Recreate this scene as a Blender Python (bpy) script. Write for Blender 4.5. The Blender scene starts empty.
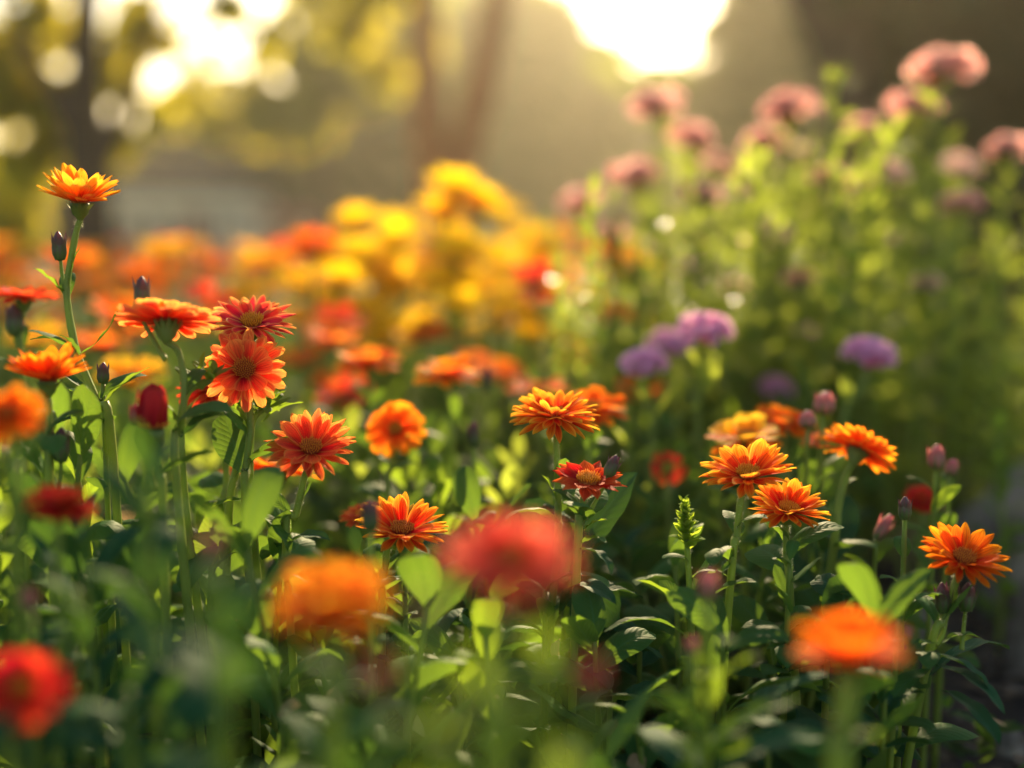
import bpy, math, random
from mathutils import Vector, Matrix, Quaternion, noise
R = math.radians
rnd = random.Random(7)
U = rnd.uniform
S = bpy.context.scene
C = S.collection

# ------------------------------------------------------------------ camera
FPX, HOR, CAMZ = 1422.2, 235.0, 0.42
PITCH = math.atan((384 - HOR) / FPX)
cd = bpy.data.cameras.new('camera'); cam = bpy.data.objects.new('camera', cd); C.objects.link(cam)
cd.sensor_width = 36; cd.lens = 50; cd.clip_start = 0.02; cd.clip_end = 1500
cam.location = (0, 0, CAMZ); cam.rotation_euler = (R(90) - PITCH, 0, 0)
cd.dof.use_dof = True; cd.dof.focus_distance = 0.91; cd.dof.aperture_fstop = 1.9
S.camera = cam
# ------------------------------------------------------------------ light
SUN_EL, SUN_AZ = 22.0, 6.0
w = bpy.data.worlds.new('World'); S.world = w; w.use_nodes = True
nt = w.node_tree; sky = nt.nodes.new('ShaderNodeTexSky'); sky.sky_type = 'NISHITA'; sky.sun_disc = False
sky.sun_elevation = R(SUN_EL); sky.sun_rotation = R(SUN_AZ); sky.air_density = 1.3; sky.dust_density = 1.6; sky.ozone_density = 1.0
bg = nt.nodes['Background']; nt.links.new(sky.outputs[0], bg.inputs[0]); bg.inputs[1].default_value = 0.075
sd = bpy.data.lights.new('sun', 'SUN'); sun = bpy.data.objects.new('sun', sd); C.objects.link(sun)
sd.energy = 5.0; sd.angle = R(0.6); sd.color = (1.0, 0.76, 0.45)
SD = Vector((math.sin(R(SUN_AZ)) * math.cos(R(SUN_EL)), math.cos(R(SUN_AZ)) * math.cos(R(SUN_EL)), math.sin(R(SUN_EL))))
sun.rotation_euler = SD.to_track_quat('Z', 'Y').to_euler(); sun.location = SD * 50
S.view_settings.view_transform = 'Standard'; S.view_settings.look = 'None'
S.view_settings.exposure = 1.75; S.view_settings.gamma = 1
S.cycles.max_bounces = 8; S.cycles.transparent_max_bounces = 8; S.cycles.volume_bounces = 0
S.cycles.diffuse_bounces = 3; S.cycles.glossy_bounces = 2; S.cycles.transmission_bounces = 5
S.cycles.sample_clamp_indirect = 6

def at(px, py, d):
    x = (px - 512) / FPX; y = (384 - py) / FPX
    cp, sp = math.cos(PITCH), math.sin(PITCH)
    return Vector((x * d, d * (cp + y * sp), CAMZ + d * (-sp + y * cp)))
def proj(p):
    q = Vector(p) - Vector((0, 0, CAMZ)); cp, sp = math.cos(PITCH), math.sin(PITCH)
    d = q.y * cp - q.z * sp; u = q.y * sp + q.z * cp
    return 512 + q.x / d * FPX, 384 - u / d * FPX, d

# ------------------------------------------------------------------ materials
def node(nt, t, **k):
    n = nt.nodes.new(t)
    for a, b in k.items(): setattr(n, a, b)
    return n
def newmat(name):
    m = bpy.data.materials.new(name); m.use_nodes = True
    nt = m.node_tree; nt.nodes.clear()
    return m, nt, nt.links.new, nt.nodes.new('ShaderNodeOutputMaterial')
def mth(nt, op, a, b=None, c=None):
    n = node(nt, 'ShaderNodeMath', operation=op)
    for i, v in enumerate((a, b, c)):
        if v is None: continue
        if isinstance(v, (int, float)): n.inputs[i].default_value = v
        else: nt.links.new(v, n.inputs[i])
    return n.outputs[0]
def mixc(nt, f, a, b, mode='MIX'):
    n = node(nt, 'ShaderNodeMix', data_type='RGBA', blend_type=mode)
    for i, v in ((0, f), (6, a), (7, b)):
        if isinstance(v, (int, float)): n.inputs[i].default_value = v
        elif isinstance(v, tuple): n.inputs[i].default_value = (*v, 1)
        else: nt.links.new(v, n.inputs[i])
    return n.outputs[2]
def ramp(nt, f, stops):
    n = node(nt, 'ShaderNodeValToRGB'); e = n.color_ramp.elements
    while len(e) > 1: e.remove(e[-1])
    e[0].position = stops[0][0]; e[0].color = (*stops[0][1], 1)
    for p, c in stops[1:]:
        k = e.new(p); k.color = (*c, 1)
    nt.links.new(f, n.inputs[0]); return n.outputs[0]
def uvxy(nt):
    u = node(nt, 'ShaderNodeUVMap', uv_map='UVMap'); s = node(nt, 'ShaderNodeSeparateXYZ')
    nt.links.new(u.outputs[0], s.inputs[0]); return u.outputs[0], s.outputs[0], s.outputs[1]
def hsv(nt, col, h, s, v):
    n = node(nt, 'ShaderNodeHueSaturation')
    for k, x in (('Hue', h), ('Saturation', s), ('Value', v)):
        if isinstance(x, (int, float)): n.inputs[k].default_value = x
        else: nt.links.new(x, n.inputs[k])
    nt.links.new(col, n.inputs['Color']); return n.outputs[0]
def finish(nt, out, col, tcol, tr, rough, bump=None, bstr=.3, spec=.5, dist=.0006):
    L = nt.links.new
    p = node(nt, 'ShaderNodeBsdfPrincipled'); L(col, p.inputs['Base Color'])
    if isinstance(rough, (int, float)): p.inputs['Roughness'].default_value = rough
    else: L(rough, p.inputs['Roughness'])
    p.inputs['Specular IOR Level'].default_value = spec
    if bump is not None:
        b = node(nt, 'ShaderNodeBump'); b.inputs['Strength'].default_value = bstr; b.inputs['Distance'].default_value = dist
        L(bump, b.inputs['Height']); L(b.outputs[0], p.inputs['Normal'])
    if tr:
        t = node(nt, 'ShaderNodeBsdfTranslucent'); L(tcol, t.inputs[0])
        if bump is not None: L(b.outputs[0], t.inputs['Normal'])
        m = node(nt, 'ShaderNodeMixShader'); m.inputs[0].default_value = tr
        L(p.outputs[0], m.inputs[1]); L(t.outputs[0], m.inputs[2]); L(m.outputs[0], out.inputs[0])
    else: L(p.outputs[0], out.inputs[0])

def leaf_mat(name, a, b, trans, tr=.42, rough=.38, hvar=.03, simple=False):
    m, nt, L, out = newmat(name)
    g = node(nt, 'ShaderNodeNewGeometry'); oi = node(nt, 'ShaderNodeObjectInfo')
    rv = mth(nt, 'FRACT', mth(nt, 'ADD', g.outputs['Random Per Island'], oi.outputs['Random']))
    uv, u, v = uvxy(nt)
    tc = node(nt, 'ShaderNodeTexCoord')
    nz = node(nt, 'ShaderNodeTexNoise'); nz.inputs['Scale'].default_value = 90 if not simple else 4; nz.inputs['Detail'].default_value = 3
    L(tc.outputs['Object'], nz.inputs['Vector'])
    col = mixc(nt, rv, a, b)
    col = mixc(nt, mth(nt, 'MULTIPLY', nz.outputs[0], .5), col, tuple(x * .55 for x in a))
    tcol = mixc(nt, rv, trans, tuple(x * .7 for x in trans))
    bump = nz.outputs[0]
    if not simple:
        au = mth(nt, 'ABSOLUTE', mth(nt, 'SUBTRACT', u, .5))
        mid = mth(nt, 'LESS_THAN', au, mth(nt, 'MULTIPLY_ADD', mth(nt, 'SUBTRACT', 1, v), .035, .012))
        wv = mth(nt, 'SINE', mth(nt, 'MULTIPLY', mth(nt, 'SUBTRACT', v, mth(nt, 'MULTIPLY', au, .55)), 62))
        vein = mth(nt, 'SMOOTH_MAX', mth(nt, 'SUBTRACT', wv, .86), 0, .02)
        vein = mth(nt, 'MULTIPLY', vein, 4.5)
        vein = mth(nt, 'MINIMUM', mth(nt, 'MAXIMUM', vein, mid), 1)
        vc = tuple(min(1, x * 2.1 + .02) for x in a)
        col = mixc(nt, mth(nt, 'MULTIPLY', vein, .5), col, vc)
        tcol = mixc(nt, mth(nt, 'MULTIPLY', vein, .45), tcol, tuple(x * .45 for x in trans))
        bump = mth(nt, 'ADD', mth(nt, 'MULTIPLY', nz.outputs[0], .25), mth(nt, 'MULTIPLY', mth(nt, 'SUBTRACT', 1, vein), .5))
        bump = mth(nt, 'ADD', bump, mth(nt, 'MULTIPLY', wv, -.15))
    hv = mth(nt, 'MULTIPLY_ADD', rv, hvar, .5 - hvar / 2)
    col = hsv(nt, col, hv, 1, 1)
    rg = mth(nt, 'MULTIPLY_ADD', nz.outputs[0], .3, rough + .03)
    finish(nt, out, col, tcol, tr, rg, bump, .4 if not simple else .2, .025 if not simple else .04, .0009 if not simple else .002)
    return m

def petal_mat(name, stops, edge, tr=.62, edge_amt=.6):
    m, nt, L, out = newmat(name)
    g = node(nt, 'ShaderNodeNewGeometry'); oi = node(nt, 'ShaderNodeObjectInfo')
    rv = mth(nt, 'FRACT', mth(nt, 'ADD', g.outputs['Random Per Island'], oi.outputs['Random']))
    uv, u, v = uvxy(nt)
    mp = node(nt, 'ShaderNodeMapping'); mp.inputs['Scale'].default_value = (16, 1.2, 1); L(uv, mp.inputs[0])
    ad = node(nt, 'ShaderNodeVectorMath', operation='ADD'); L(mp.outputs[0], ad.inputs[0])
    cx = node(nt, 'ShaderNodeCombineXYZ'); L(mth(nt, 'MULTIPLY', rv, 37), cx.inputs[2]); L(cx.outputs[0], ad.inputs[1])
    nz = node(nt, 'ShaderNodeTexNoise'); nz.inputs['Scale'].default_value = 1; nz.inputs['Detail'].default_value = 3; L(ad.outputs[0], nz.inputs['Vector'])
    f = mth(nt, 'ADD', v, mth(nt, 'MULTIPLY_ADD', nz.outputs[0], .5, -.25))
    f = mth(nt, 'ADD', f, mth(nt, 'MULTIPLY_ADD', rv, .2, -.1))
    col = ramp(nt, f, stops)
    au = mth(nt, 'ABSOLUTE', mth(nt, 'MULTIPLY_ADD', u, 2, -1))
    e = mth(nt, 'MULTIPLY', mth(nt, 'POWER', au, 3.5), edge_amt)
    col = mixc(nt, e, col, edge)
    col = hsv(nt, col, mth(nt, 'MULTIPLY_ADD', rv, .016, .492), 1, mth(nt, 'MULTIPLY_ADD', nz.outputs[0], .95, .52))
    wv = mth(nt, 'SINE', mth(nt, 'MULTIPLY', u, 44))
    bump = mth(nt, 'ADD', mth(nt, 'MULTIPLY', wv, .35), nz.outputs[0])
    finish(nt, out, col, col, tr, .6, bump, .6, .03, .0007)
    return m

def ramp_mat(name, stops, tr=.15, rough=.5, stripes=0, trans=None, noise_scale=300):
    m, nt, L, out = newmat(name)
    uv, u, v = uvxy(nt)
    tc = node(nt, 'ShaderNodeTexCoord'); nz = node(nt, 'ShaderNodeTexNoise'); nz.inputs['Scale'].default_value = noise_scale
    nz.inputs['Detail'].default_value = 4; L(tc.outputs['Object'], nz.inputs['Vector'])
    f = mth(nt, 'ADD', v, mth(nt, 'MULTIPLY_ADD', nz.outputs[0], .4, -.2))
    if stripes:
        f = mth(nt, 'ADD', f, mth(nt, 'MULTIPLY', mth(nt, 'SINE', mth(nt, 'MULTIPLY', u, 6.2832 * stripes)), .12))
    col = ramp(nt, f, stops)
    finish(nt, out, col, col, tr, rough, nz.outputs[0], .4, .4, .0008)
    return m

def noise_mat(name, stops, scale, rough=.9, bump=.5, dist=.01, coord='Object', detail=8, spec=.3):
    m, nt, L, out = newmat(name)
    tc = node(nt, 'ShaderNodeTexCoord'); nz = node(nt, 'ShaderNodeTexNoise'); nz.inputs['Scale'].default_value = scale
    nz.inputs['Detail'].default_value = detail; nz.inputs['Roughness'].default_value = .65
    L(tc.outputs[coord], nz.inputs['Vector'])
    col = ramp(nt, nz.outputs[0], stops)
    finish(nt, out, col, col, 0, rough, nz.outputs[0], bump, spec, dist)
    return m

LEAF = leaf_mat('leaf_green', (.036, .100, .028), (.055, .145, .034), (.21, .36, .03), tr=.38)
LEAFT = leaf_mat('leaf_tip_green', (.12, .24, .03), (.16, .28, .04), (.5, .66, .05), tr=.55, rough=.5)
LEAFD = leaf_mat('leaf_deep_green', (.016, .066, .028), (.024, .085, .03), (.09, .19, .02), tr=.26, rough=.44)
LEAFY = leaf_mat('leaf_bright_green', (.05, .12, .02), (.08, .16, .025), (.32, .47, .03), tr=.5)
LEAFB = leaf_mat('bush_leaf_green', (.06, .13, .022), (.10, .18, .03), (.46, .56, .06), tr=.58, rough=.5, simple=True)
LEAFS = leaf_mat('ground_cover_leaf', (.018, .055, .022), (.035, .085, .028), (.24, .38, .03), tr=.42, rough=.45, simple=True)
STEM = ramp_mat('stem_green', [(0, (.20, .28, .04)), (1, (.28, .36, .06))], tr=.45, rough=.5)
HAIR = ramp_mat('stem_hair', [(0, (.5, .52, .35)), (1, (.6, .6, .42))], tr=.5, rough=.5)
CALYX = ramp_mat('calyx_green', [(0, (.18, .25, .04)), (.7, (.14, .20, .04)), (1, (.14, .11, .04))], tr=.35, stripes=13)
BUDP = ramp_mat('bud_purple_green', [(.2, (.07, .13, .03)), (.5, (.09, .075, .045)), (.85, (.13, .03, .05))], tr=.15, stripes=9)
BUDK = ramp_mat('bud_pink', [(.15, (.12, .18, .05)), (.4, (.42, .16, .13)), (.9, (.6, .17, .17))], tr=.3, stripes=7)
BUDR = ramp_mat('bud_red', [(.1, (.12, .14, .05)), (.3, (.35, .06, .06)), (.9, (.5, .07, .06))], tr=.3, stripes=7)
DISC = ramp_mat('disc_gold', [(.15, (.5, .12, .01)), (.5, (.82, .28, .012)), (.9, (.96, .50, .025))], tr=.5, rough=.6, noise_scale=600)
DISCR = ramp_mat('disc_rust', [(.15, (.4, .04, .01)), (.5, (.65, .12, .012)), (.95, (.88, .38, .03))], tr=.5, rough=.6, noise_scale=600)
DISCG = ramp_mat('disc_green_gold', [(.15, (.25, .28, .03)), (.9, (.55, .5, .05))], tr=.25, rough=.6)
PM = dict(
    coral=petal_mat('petal_coral', [(0, (.55, .015, .012)), (.35, (.80, .05, .02)), (.75, (.90, .14, .04)), (1, (.96, .28, .06))], (.98, .46, .08), edge_amt=.75),
    crimson=petal_mat('petal_crimson', [(0, (.6, .008, .03)), (.5, (.80, .025, .04)), (.85, (.88, .08, .05)), (1, (.95, .4, .08))], (.98, .55, .15), edge_amt=.8),
    orange=petal_mat('petal_orange', [(0, (.62, .025, .005)), (.3, (.86, .08, .006)), (.8, (.95, .20, .010)), (1, (.98, .34, .015))], (.98, .38, .02)),
    amber=petal_mat('petal_amber', [(0, (.75, .03, .01)), (.3, (.92, .13, .01)), (.7, (.97, .32, .015)), (1, (.98, .5, .03))], (.98, .52, .04)),
    flame=petal_mat('petal_flame', [(0, (.70, .02, .008)), (.35, (.86, .06, .010)), (.72, (.95, .19, .012)), (1, (.98, .48, .03))], (.98, .6, .06)),
    gold=petal_mat('petal_gold_tip', [(0, (.80, .07, .01)), (.25, (.92, .22, .012)), (.6, (.97, .48, .015)), (1, (.98, .62, .05))], (.98, .62, .05)),
    brick=petal_mat('petal_brick', [(0, (.5, .015, .01)), (.5, (.78, .05, .018)), (1, (.88, .12, .03))], (.9, .2, .06), edge_amt=.4),
    red=petal_mat('petal_red', [(0, (.5, .008, .01)), (.5, (.72, .022, .015)), (1, (.85, .06, .03))], (.9, .12, .06), edge_amt=.4),
    wine=petal_mat('petal_wine', [(0, (.35, .006, .02)), (.6, (.55, .012, .03)), (1, (.65, .03, .04))], (.75, .06, .06), tr=.35, edge_amt=.3),
    rose=petal_mat('petal_rose', [(0, (.84, .01, .02)), (.4, (.95, .045, .04)), (.8, (.98, .17, .10)), (1, (.98, .28, .17))], (.98, .3, .18), tr=.7),
    yellow=petal_mat('petal_yellow', [(0, (.92, .34, .004)), (.3, (.98, .58, .006)), (1, (.98, .70, .012))], (.98, .72, .02), tr=.68),
    pink=petal_mat('petal_pink', [(0, (.94, .30, .28)), (.5, (.98, .50, .45)), (1, (.98, .66, .58))], (.98, .68, .60), tr=.78),
    mauve=petal_mat('petal_mauve', [(0, (.86, .24, .56)), (.5, (.96, .42, .72)), (1, (.98, .64, .84))], (.98, .68, .84), tr=.72),
    blush=petal_mat('petal_blush', [(0, (.94, .44, .44)), (.5, (.98, .64, .59)), (1, (.98, .78, .70))], (.98, .78, .70), tr=.78))

# ------------------------------------------------------------------ mesh helpers
class MB:
    def __init__(s): s.v = []; s.f = []; s.uv = []; s.m = []
    def add(s, t, M=None, mi=0):
        o = len(s.v)
        if M is None: s.v += [tuple(p) for p in t[0]]
        else: s.v += [tuple(M @ Vector(p)) for p in t[0]]
        s.f += [tuple(i + o for i in f) for f in t[1]]; s.uv += t[2]; s.m += [mi] * len(t[1])
        return s
    def mesh(s, name, mats):
        me = bpy.data.meshes.new(name); me.from_pydata(s.v, [], s.f)
        for m in (mats if isinstance(mats, (list, tuple)) else [mats]): me.materials.append(m)
        uvl = me.uv_layers.new(name='UVMap'); fl = []
        for f in s.f:
            for i in f: fl += s.uv[i]
        uvl.data.foreach_set('uv', fl)
        me.polygons.foreach_set('material_index', s.m)
        me.polygons.foreach_set('use_smooth', [True] * len(s.f)); me.update()
        return me
    def build(s, name, mats, parent=None):
        return link(name, s.mesh(name, mats), parent)
def link(name, me, parent=None, M=None):
    o = bpy.data.objects.new(name, me); C.objects.link(o)
    if parent is not None: o.parent = parent
    if M is not None: o.matrix_local = M
    return o
def tag(o, label=None, cat=None, group=None, kind=None):
    for k, v in (('label', label), ('category', cat), ('group', group), ('kind', kind)):
        if v: o[k] = v
    return o
def empty(name, loc): 
    o = bpy.data.objects.new(name, None); C.objects.link(o); o.location = loc; o.empty_display_size = .02
    return o
def copy_tree(o, parent=None, label=None):
    c = o.copy(); C.objects.link(c); c.parent = parent
    if label: c['label'] = label
    for ch in KIDS.get(o.name, ()): copy_tree(ch, c)
    return c
KIDS = {}
def index_kids(root):
    for ch in root.children: index_kids(ch)
    KIDS[root.name] = list(root.children)

def grid(fn, nu, nv):
    v = []; uv = []; f = []
    for j in range(nv + 1):
        for i in range(nu + 1):
            a, b = i / nu, j / nv
            v.append(tuple(fn(a, b))); uv.append((a, b))
    for j in range(nv):
        for i in range(nu):
            k = j * (nu + 1) + i
            f.append((k, k + 1, k + nu + 2, k + nu + 1))
    return v, f, uv
def tube(pts, r0, r1, seg=7):
    pts = [Vector(p) for p in pts]; v = []; uv = []; f = []; n = len(pts)
    up = Vector((.3, 1, .1)).normalized()
    for k, p in enumerate(pts):
        t = (pts[min(k + 1, n - 1)] - pts[max(k - 1, 0)]).normalized()
        s = t.cross(up).normalized(); q = s.cross(t); b = k / (n - 1); r = (r0 + (r1 - r0) * b) * (1 + .13 * max(0, math.sin(b * 19 + pts[0].x * 90)) ** 6)
        for i in range(seg):
            a = 2 * math.pi * i / seg
            rr = r * (1 + (.10 if i % 2 else -.06) * (seg > 8)); v.append(tuple(p + (s * math.cos(a) + q * math.sin(a)) * rr)); uv.append((i / seg, b))
    for k in range(n - 1):
        for i in range(seg):
            j = (i + 1) % seg
            f.append((k * seg + i, k * seg + j, (k + 1) * seg + j, (k + 1) * seg + i))
    f.append(tuple(range(seg - 1, -1, -1))); f.append(tuple((n - 1) * seg + i for i in range(seg)))
    return v, f, uv
def lathe(prof, seg=14, rib=0, ribn=7):
    v = []; uv = []; f = []; n = len(prof)
    for k, (r, z) in enumerate(prof):
        for i in range(seg):
            a = 2 * math.pi * i / seg; rr = r * (1 + rib * math.cos(a * ribn))
            v.append((rr * math.cos(a), rr * math.sin(a), z)); uv.append((i / seg, k / (n - 1)))
    for k in range(n - 1):
        for i in range(seg):
            j = (i + 1) % seg; f.append((k * seg + i, k * seg + j, (k + 1) * seg + j, (k + 1) * seg + i))
    f.append(tuple(range(seg - 1, -1, -1))); f.append(tuple((n - 1) * seg + i for i in range(seg)))
    return v, f, uv
def spline(P, n=6):
    P = [Vector(p) for p in P]
    if len(P) < 3: 
        return [P[0].lerp(P[-1], i / n) for i in range(n + 1)]
    Q = [P[0] * 2 - P[1]] + P + [P[-1] * 2 - P[-2]]; out = []
    for i in range(1, len(Q) - 2):
        a, b, c, d = Q[i - 1:i + 3]
        for k in range(n):
            t = k / n
            out.append(.5 * ((2 * b) + (c - a) * t + (2 * a - 5 * b + 4 * c - d) * t * t + (3 * b - a - 3 * c + d) * t ** 3))
    out.append(P[-1]); return out

# petal templates: unit length along +y, unit width along x
def petal_t(shape, seed):
    r = random.Random(seed)
    bend = r.uniform(-.12, .16); tw = r.uniform(-.35, .35); cup = r.uniform(.05, .16); nt_ = r.uniform(.03, .09); sk = r.uniform(-.06, .06)
    ph = r.uniform(0, 6); nick = r.uniform(.3, .9); nk = r.choice((0, 0, .05))
    if shape == 'inward': bend = r.uniform(.34, .46); tw *= .4
    def fn(a, b):
        x = a * 2 - 1
        if shape == 'long': wd = (.42 + .58 * math.sin(min(1, b * 1.4) * math.pi * .5)) * (1 if b < .62 else max(.12, 1 - ((b - .62) / .38) ** 2.2 * .9))
        elif shape == 'point': wd = math.sin(math.pi * min(1, (b * .86 + .16))) ** .8 * (.55 + .45 * math.sin(math.pi * b * .9 + .2)) if b < 1 else .04
        elif shape == 'broad': wd = (.22 + .78 * math.sin(b * math.pi * .5) ** 1.2) * (1 if b < .82 else math.sqrt(max(.02, 1 - ((b - .82) / .19) ** 2)))
        else: wd = (.35 + .65 * math.sin(min(1, b * 1.35) * math.pi * .5)) * (1 if b < .8 else math.sqrt(max(.05, 1 - ((b - .8) / .212) ** 2)))
        y = b
        if shape != 'point' and b > .85: y -= nt_ * abs(math.cos(x * math.pi * 1.5)) ** 2 * (b - .85) / .15 * .5
        y -= nk * max(0, 1 - abs(x - nick) * 3) * (b > .9)
        z = bend * b * b + cup * .5 * x * x * wd * .45 + .018 * math.cos(x * 7.5) * b + .012 * math.sin(b * 9 + ph) * x
        c, s = math.cos(tw * b), math.sin(tw * b); xx = x * wd * .5
        return (xx * c + sk * b * b, y, z + xx * s * .4)
    return grid(fn, 6, 8)
def petal_lo(seed):
    r = random.Random(seed); bend = r.uniform(-.1, .15)
    def fn(a, b):
        wd = (.35, .85, 1, .45)[round(b * 3)]
        return ((a - .5) * wd, b, bend * b * b + .08 * abs(a * 2 - 1))
    return grid(fn, 2, 3)
PT = {k: [petal_t(k, 11 * i + 3) for i in range(6)] for k in ('round', 'point', 'broad', 'long', 'inward')}
PT['lo'] = [petal_lo(i) for i in range(4)]
PCACHE = {}
def petal_mesh(shape, i, col):
    k = (shape, i, col)
    if k not in PCACHE: PCACHE[k] = MB().add(PT[shape][i]).mesh('petal', PM[col])
    return PCACHE[k]

# leaf templates: unit length along +y, width ratio given, curling down
def leaf_t(ratio, curl, fold, seed, nu=6, nv=9, wave=.02):
    r = random.Random(seed); ph = r.uniform(0, 6); tw = r.uniform(-.4, .4); side = r.uniform(-.08, .08); wv = r.uniform(.5, 1.4) * wave
    cl = [(0., 0.)]; a = curl * .35
    for k in range(nv):
        a2 = a - curl * 1.35 * ((k + .5) / nv)
        y, z = cl[-1]; cl.append((y + math.cos(a2) / nv, z + math.sin(a2) / nv))
    def fn(a, b):
        x = a * 2 - 1; k = round(b * nv); y, z = cl[k]
        wd = max(.02, (b ** .75 * (1 - b) ** .62) * 1.95) if b < 1 else .0
        wd = max(wd, .09 * (1 - b))
        xx = x * wd * ratio * .66; t = tw * b
        zz = fold * abs(xx) - abs(xx) ** 2 * 1.2 / ratio + wv * math.sin(b * 17 + ph) * abs(x) * wd
        return (xx * math.cos(t) - zz * math.sin(t) + side * b * b, y, z + zz * math.cos(t) + xx * math.sin(t))
    return grid(fn, nu, nv)
LT = [leaf_t(.36, 1.1, .5, 1), leaf_t(.42, .8, .35, 2), leaf_t(.33, 1.3, .5, 3), leaf_t(.50, 1.0, .3, 4), leaf_t(.30, .5, .6, 5), leaf_t(.40, .2, .5, 6), leaf_t(.46, 1.4, .3, 7)]
LTL = [leaf_t(.32, c, .4, 20 + i, 2, 4, 0) for i, c in enumerate((.9, .4, 1.3, 0))]
LCACHE = {}
def leaf_mesh(i, mat):
    k = (i, mat.name)
    if k not in LCACHE: LCACHE[k] = MB().add(LT[i]).mesh('leaf', mat)
    return LCACHE[k]
def leafM(base, az, el, L, roll=0, wf=1):
    return Matrix.Translation(base) @ Matrix.Rotation(az - math.pi / 2, 4, 'Z') @ Matrix.Rotation(el, 4, 'X') @ Matrix.Rotation(roll, 4, 'Y') @ Matrix.Diagonal((L * wf, L, L, 1))
def leaf_between(a, b, W, arch, roll=0, seed=0):
    a, b = Vector(a), Vector(b); d = b - a; Ln = d.length; t = d.normalized()
    up = Vector((0, 0, 1)); s = t.cross(up)
    if s.length < .15: s = Vector((1, 0, 0))
    s.normalize(); n = s.cross(t).normalized(); q = Quaternion(t, roll); s = q @ s; n = q @ n
    r = random.Random(seed); ph = r.uniform(0, 6)
    def fn(u, v):
        x = u * 2 - 1
        wd = max(.03, (v ** .75 * (1 - v) ** .6) * 1.95) if v < 1 else 0; wd = max(wd, .1 * (1 - v))
        c = a + d * v + n * (arch * Ln * 4 * v * (1 - v))
        xx = x * wd * W * .5
        return c + s * xx + n * (abs(xx) * .45 - xx * xx * 22 + .0007 * math.sin(v * 18 + ph) * abs(x))
    return grid(fn, 6, 12)

# ------------------------------------------------------------------ flower heads
FORMS = dict(   # rows: (count, elevation, length factor, width factor); petal shape; disc radius
    daisy=([(19, 2, 1, .86), (18, 16, .95, .84), (9, 26, .74, .7)], 'long', .21),
    rounded=([(19, 0, 1, .95), (17, 10, .9, .9), (9, 22, .7, .8)], 'round', .22),
    glow=([(12, 8, 1, 1), (11, 30, 1, 1), (8, 50, .9, 1)], 'broad', .2),
    lit=([(12, 4, 1, 1), (9, 30, .95, 1)], 'broad', .24),
    fan=([(19, 8, 1, .84), (17, 24, .98, .84), (9, 36, .86, .75)], 'long', .21),
    open=([(17, 2, 1, 1), (15, 14, .94, 1)], 'round', .27),
    cup=([(18, 22, 1, 1.1), (17, 38, 1.0, 1.1), (14, 54, .95, 1.0)], 'long', .2),
    double=([(21, -6, 1, .85), (20, 10, .97, .85), (18, 26, .86, .8), (13, 44, .66, .7)], 'long', .17),
    star=([(12, 2, 1, 1.0), (9, 14, .85, .9)], 'point', .26),
    ruffle=([(11, -4, 1, 1.0), (9, 18, .88, 1.0), (5, 38, .6, .8)], 'broad', .2),
    broad=([(9, -6, 1, 1.0)], 'broad', .26),
    ten=([(12, 3, 1, 1.0), (7, 18, .8, .9)], 'broad', .24),
    dome=([(18, -28, .8, 1), (18, -8, .95, 1), (16, 14, .95, .9), (14, 38, .75, .9), (10, 62, .5, .8)], 'round', .12),
    closed=([(11, 72, 1.75, 1.0), (10, 80, 1.8, 1.0), (7, 86, 1.75, .9)], 'inward', .62),
    soft=([(15, -8, 1, 1.1), (13, 12, .95, 1.1), (10, 34, .72, 1)], 'round', .2))
def calyx_t(Rr):
    prof = [(.06 * Rr, -.42 * Rr), (.09 * Rr, -.36 * Rr), (.17 * Rr, -.27 * Rr), (.20 * Rr, -.14 * Rr), (.20 * Rr, -.04 * Rr), (.16 * Rr, .0), (.03 * Rr, .015 * Rr)]
    return lathe(prof, 26, .04, 13)
def disc_t(Rr, rd, n=90):
    mb = MB(); r0 = rd * Rr
    mb.add(lathe([(r0, -.02 * Rr), (r0 * .98, .05 * Rr), (r0 * .75, .10 * Rr), (r0 * .4, .115 * Rr), (.001, .10 * Rr)], 16))
    mb.uv = [(a, .15) for a, b in mb.uv]
    for k in range(n):
        rr = r0 * math.sqrt((k + .5) / n); a = k * 2.39996; z = .05 * Rr + .06 * Rr * (1 - (rr / r0) ** 3) ** .5
        h = Rr * (.07 + .05 * (rr / r0) ** 2) * U(.8, 1.2); b = r0 * .085
        d = Vector((math.cos(a) * .55 * rr / r0, math.sin(a) * .55 * rr / r0, 1)).normalized()
        c = Vector((rr * math.cos(a), rr * math.sin(a), z)); X = d.orthogonal().normalized(); Y = d.cross(X)
        v = []; uv = []
        for hh, rb, q in ((0, .8, .2), (.65, 1, .6), (1, .35, 1)):
            for i in range(4):
                t = i * math.pi / 2; v.append(tuple(c + d * h * hh + (X * math.cos(t) + Y * math.sin(t)) * b * rb)); uv.append((i / 4, q))
        f = [(l * 4 + i, l * 4 + (i + 1) % 4, l * 4 + 4 + (i + 1) % 4, l * 4 + 4 + i) for l in (0, 1) for i in range(4)] + [(8, 9, 10, 11)]
        mb.add((v, f, uv))
    return mb
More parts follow.
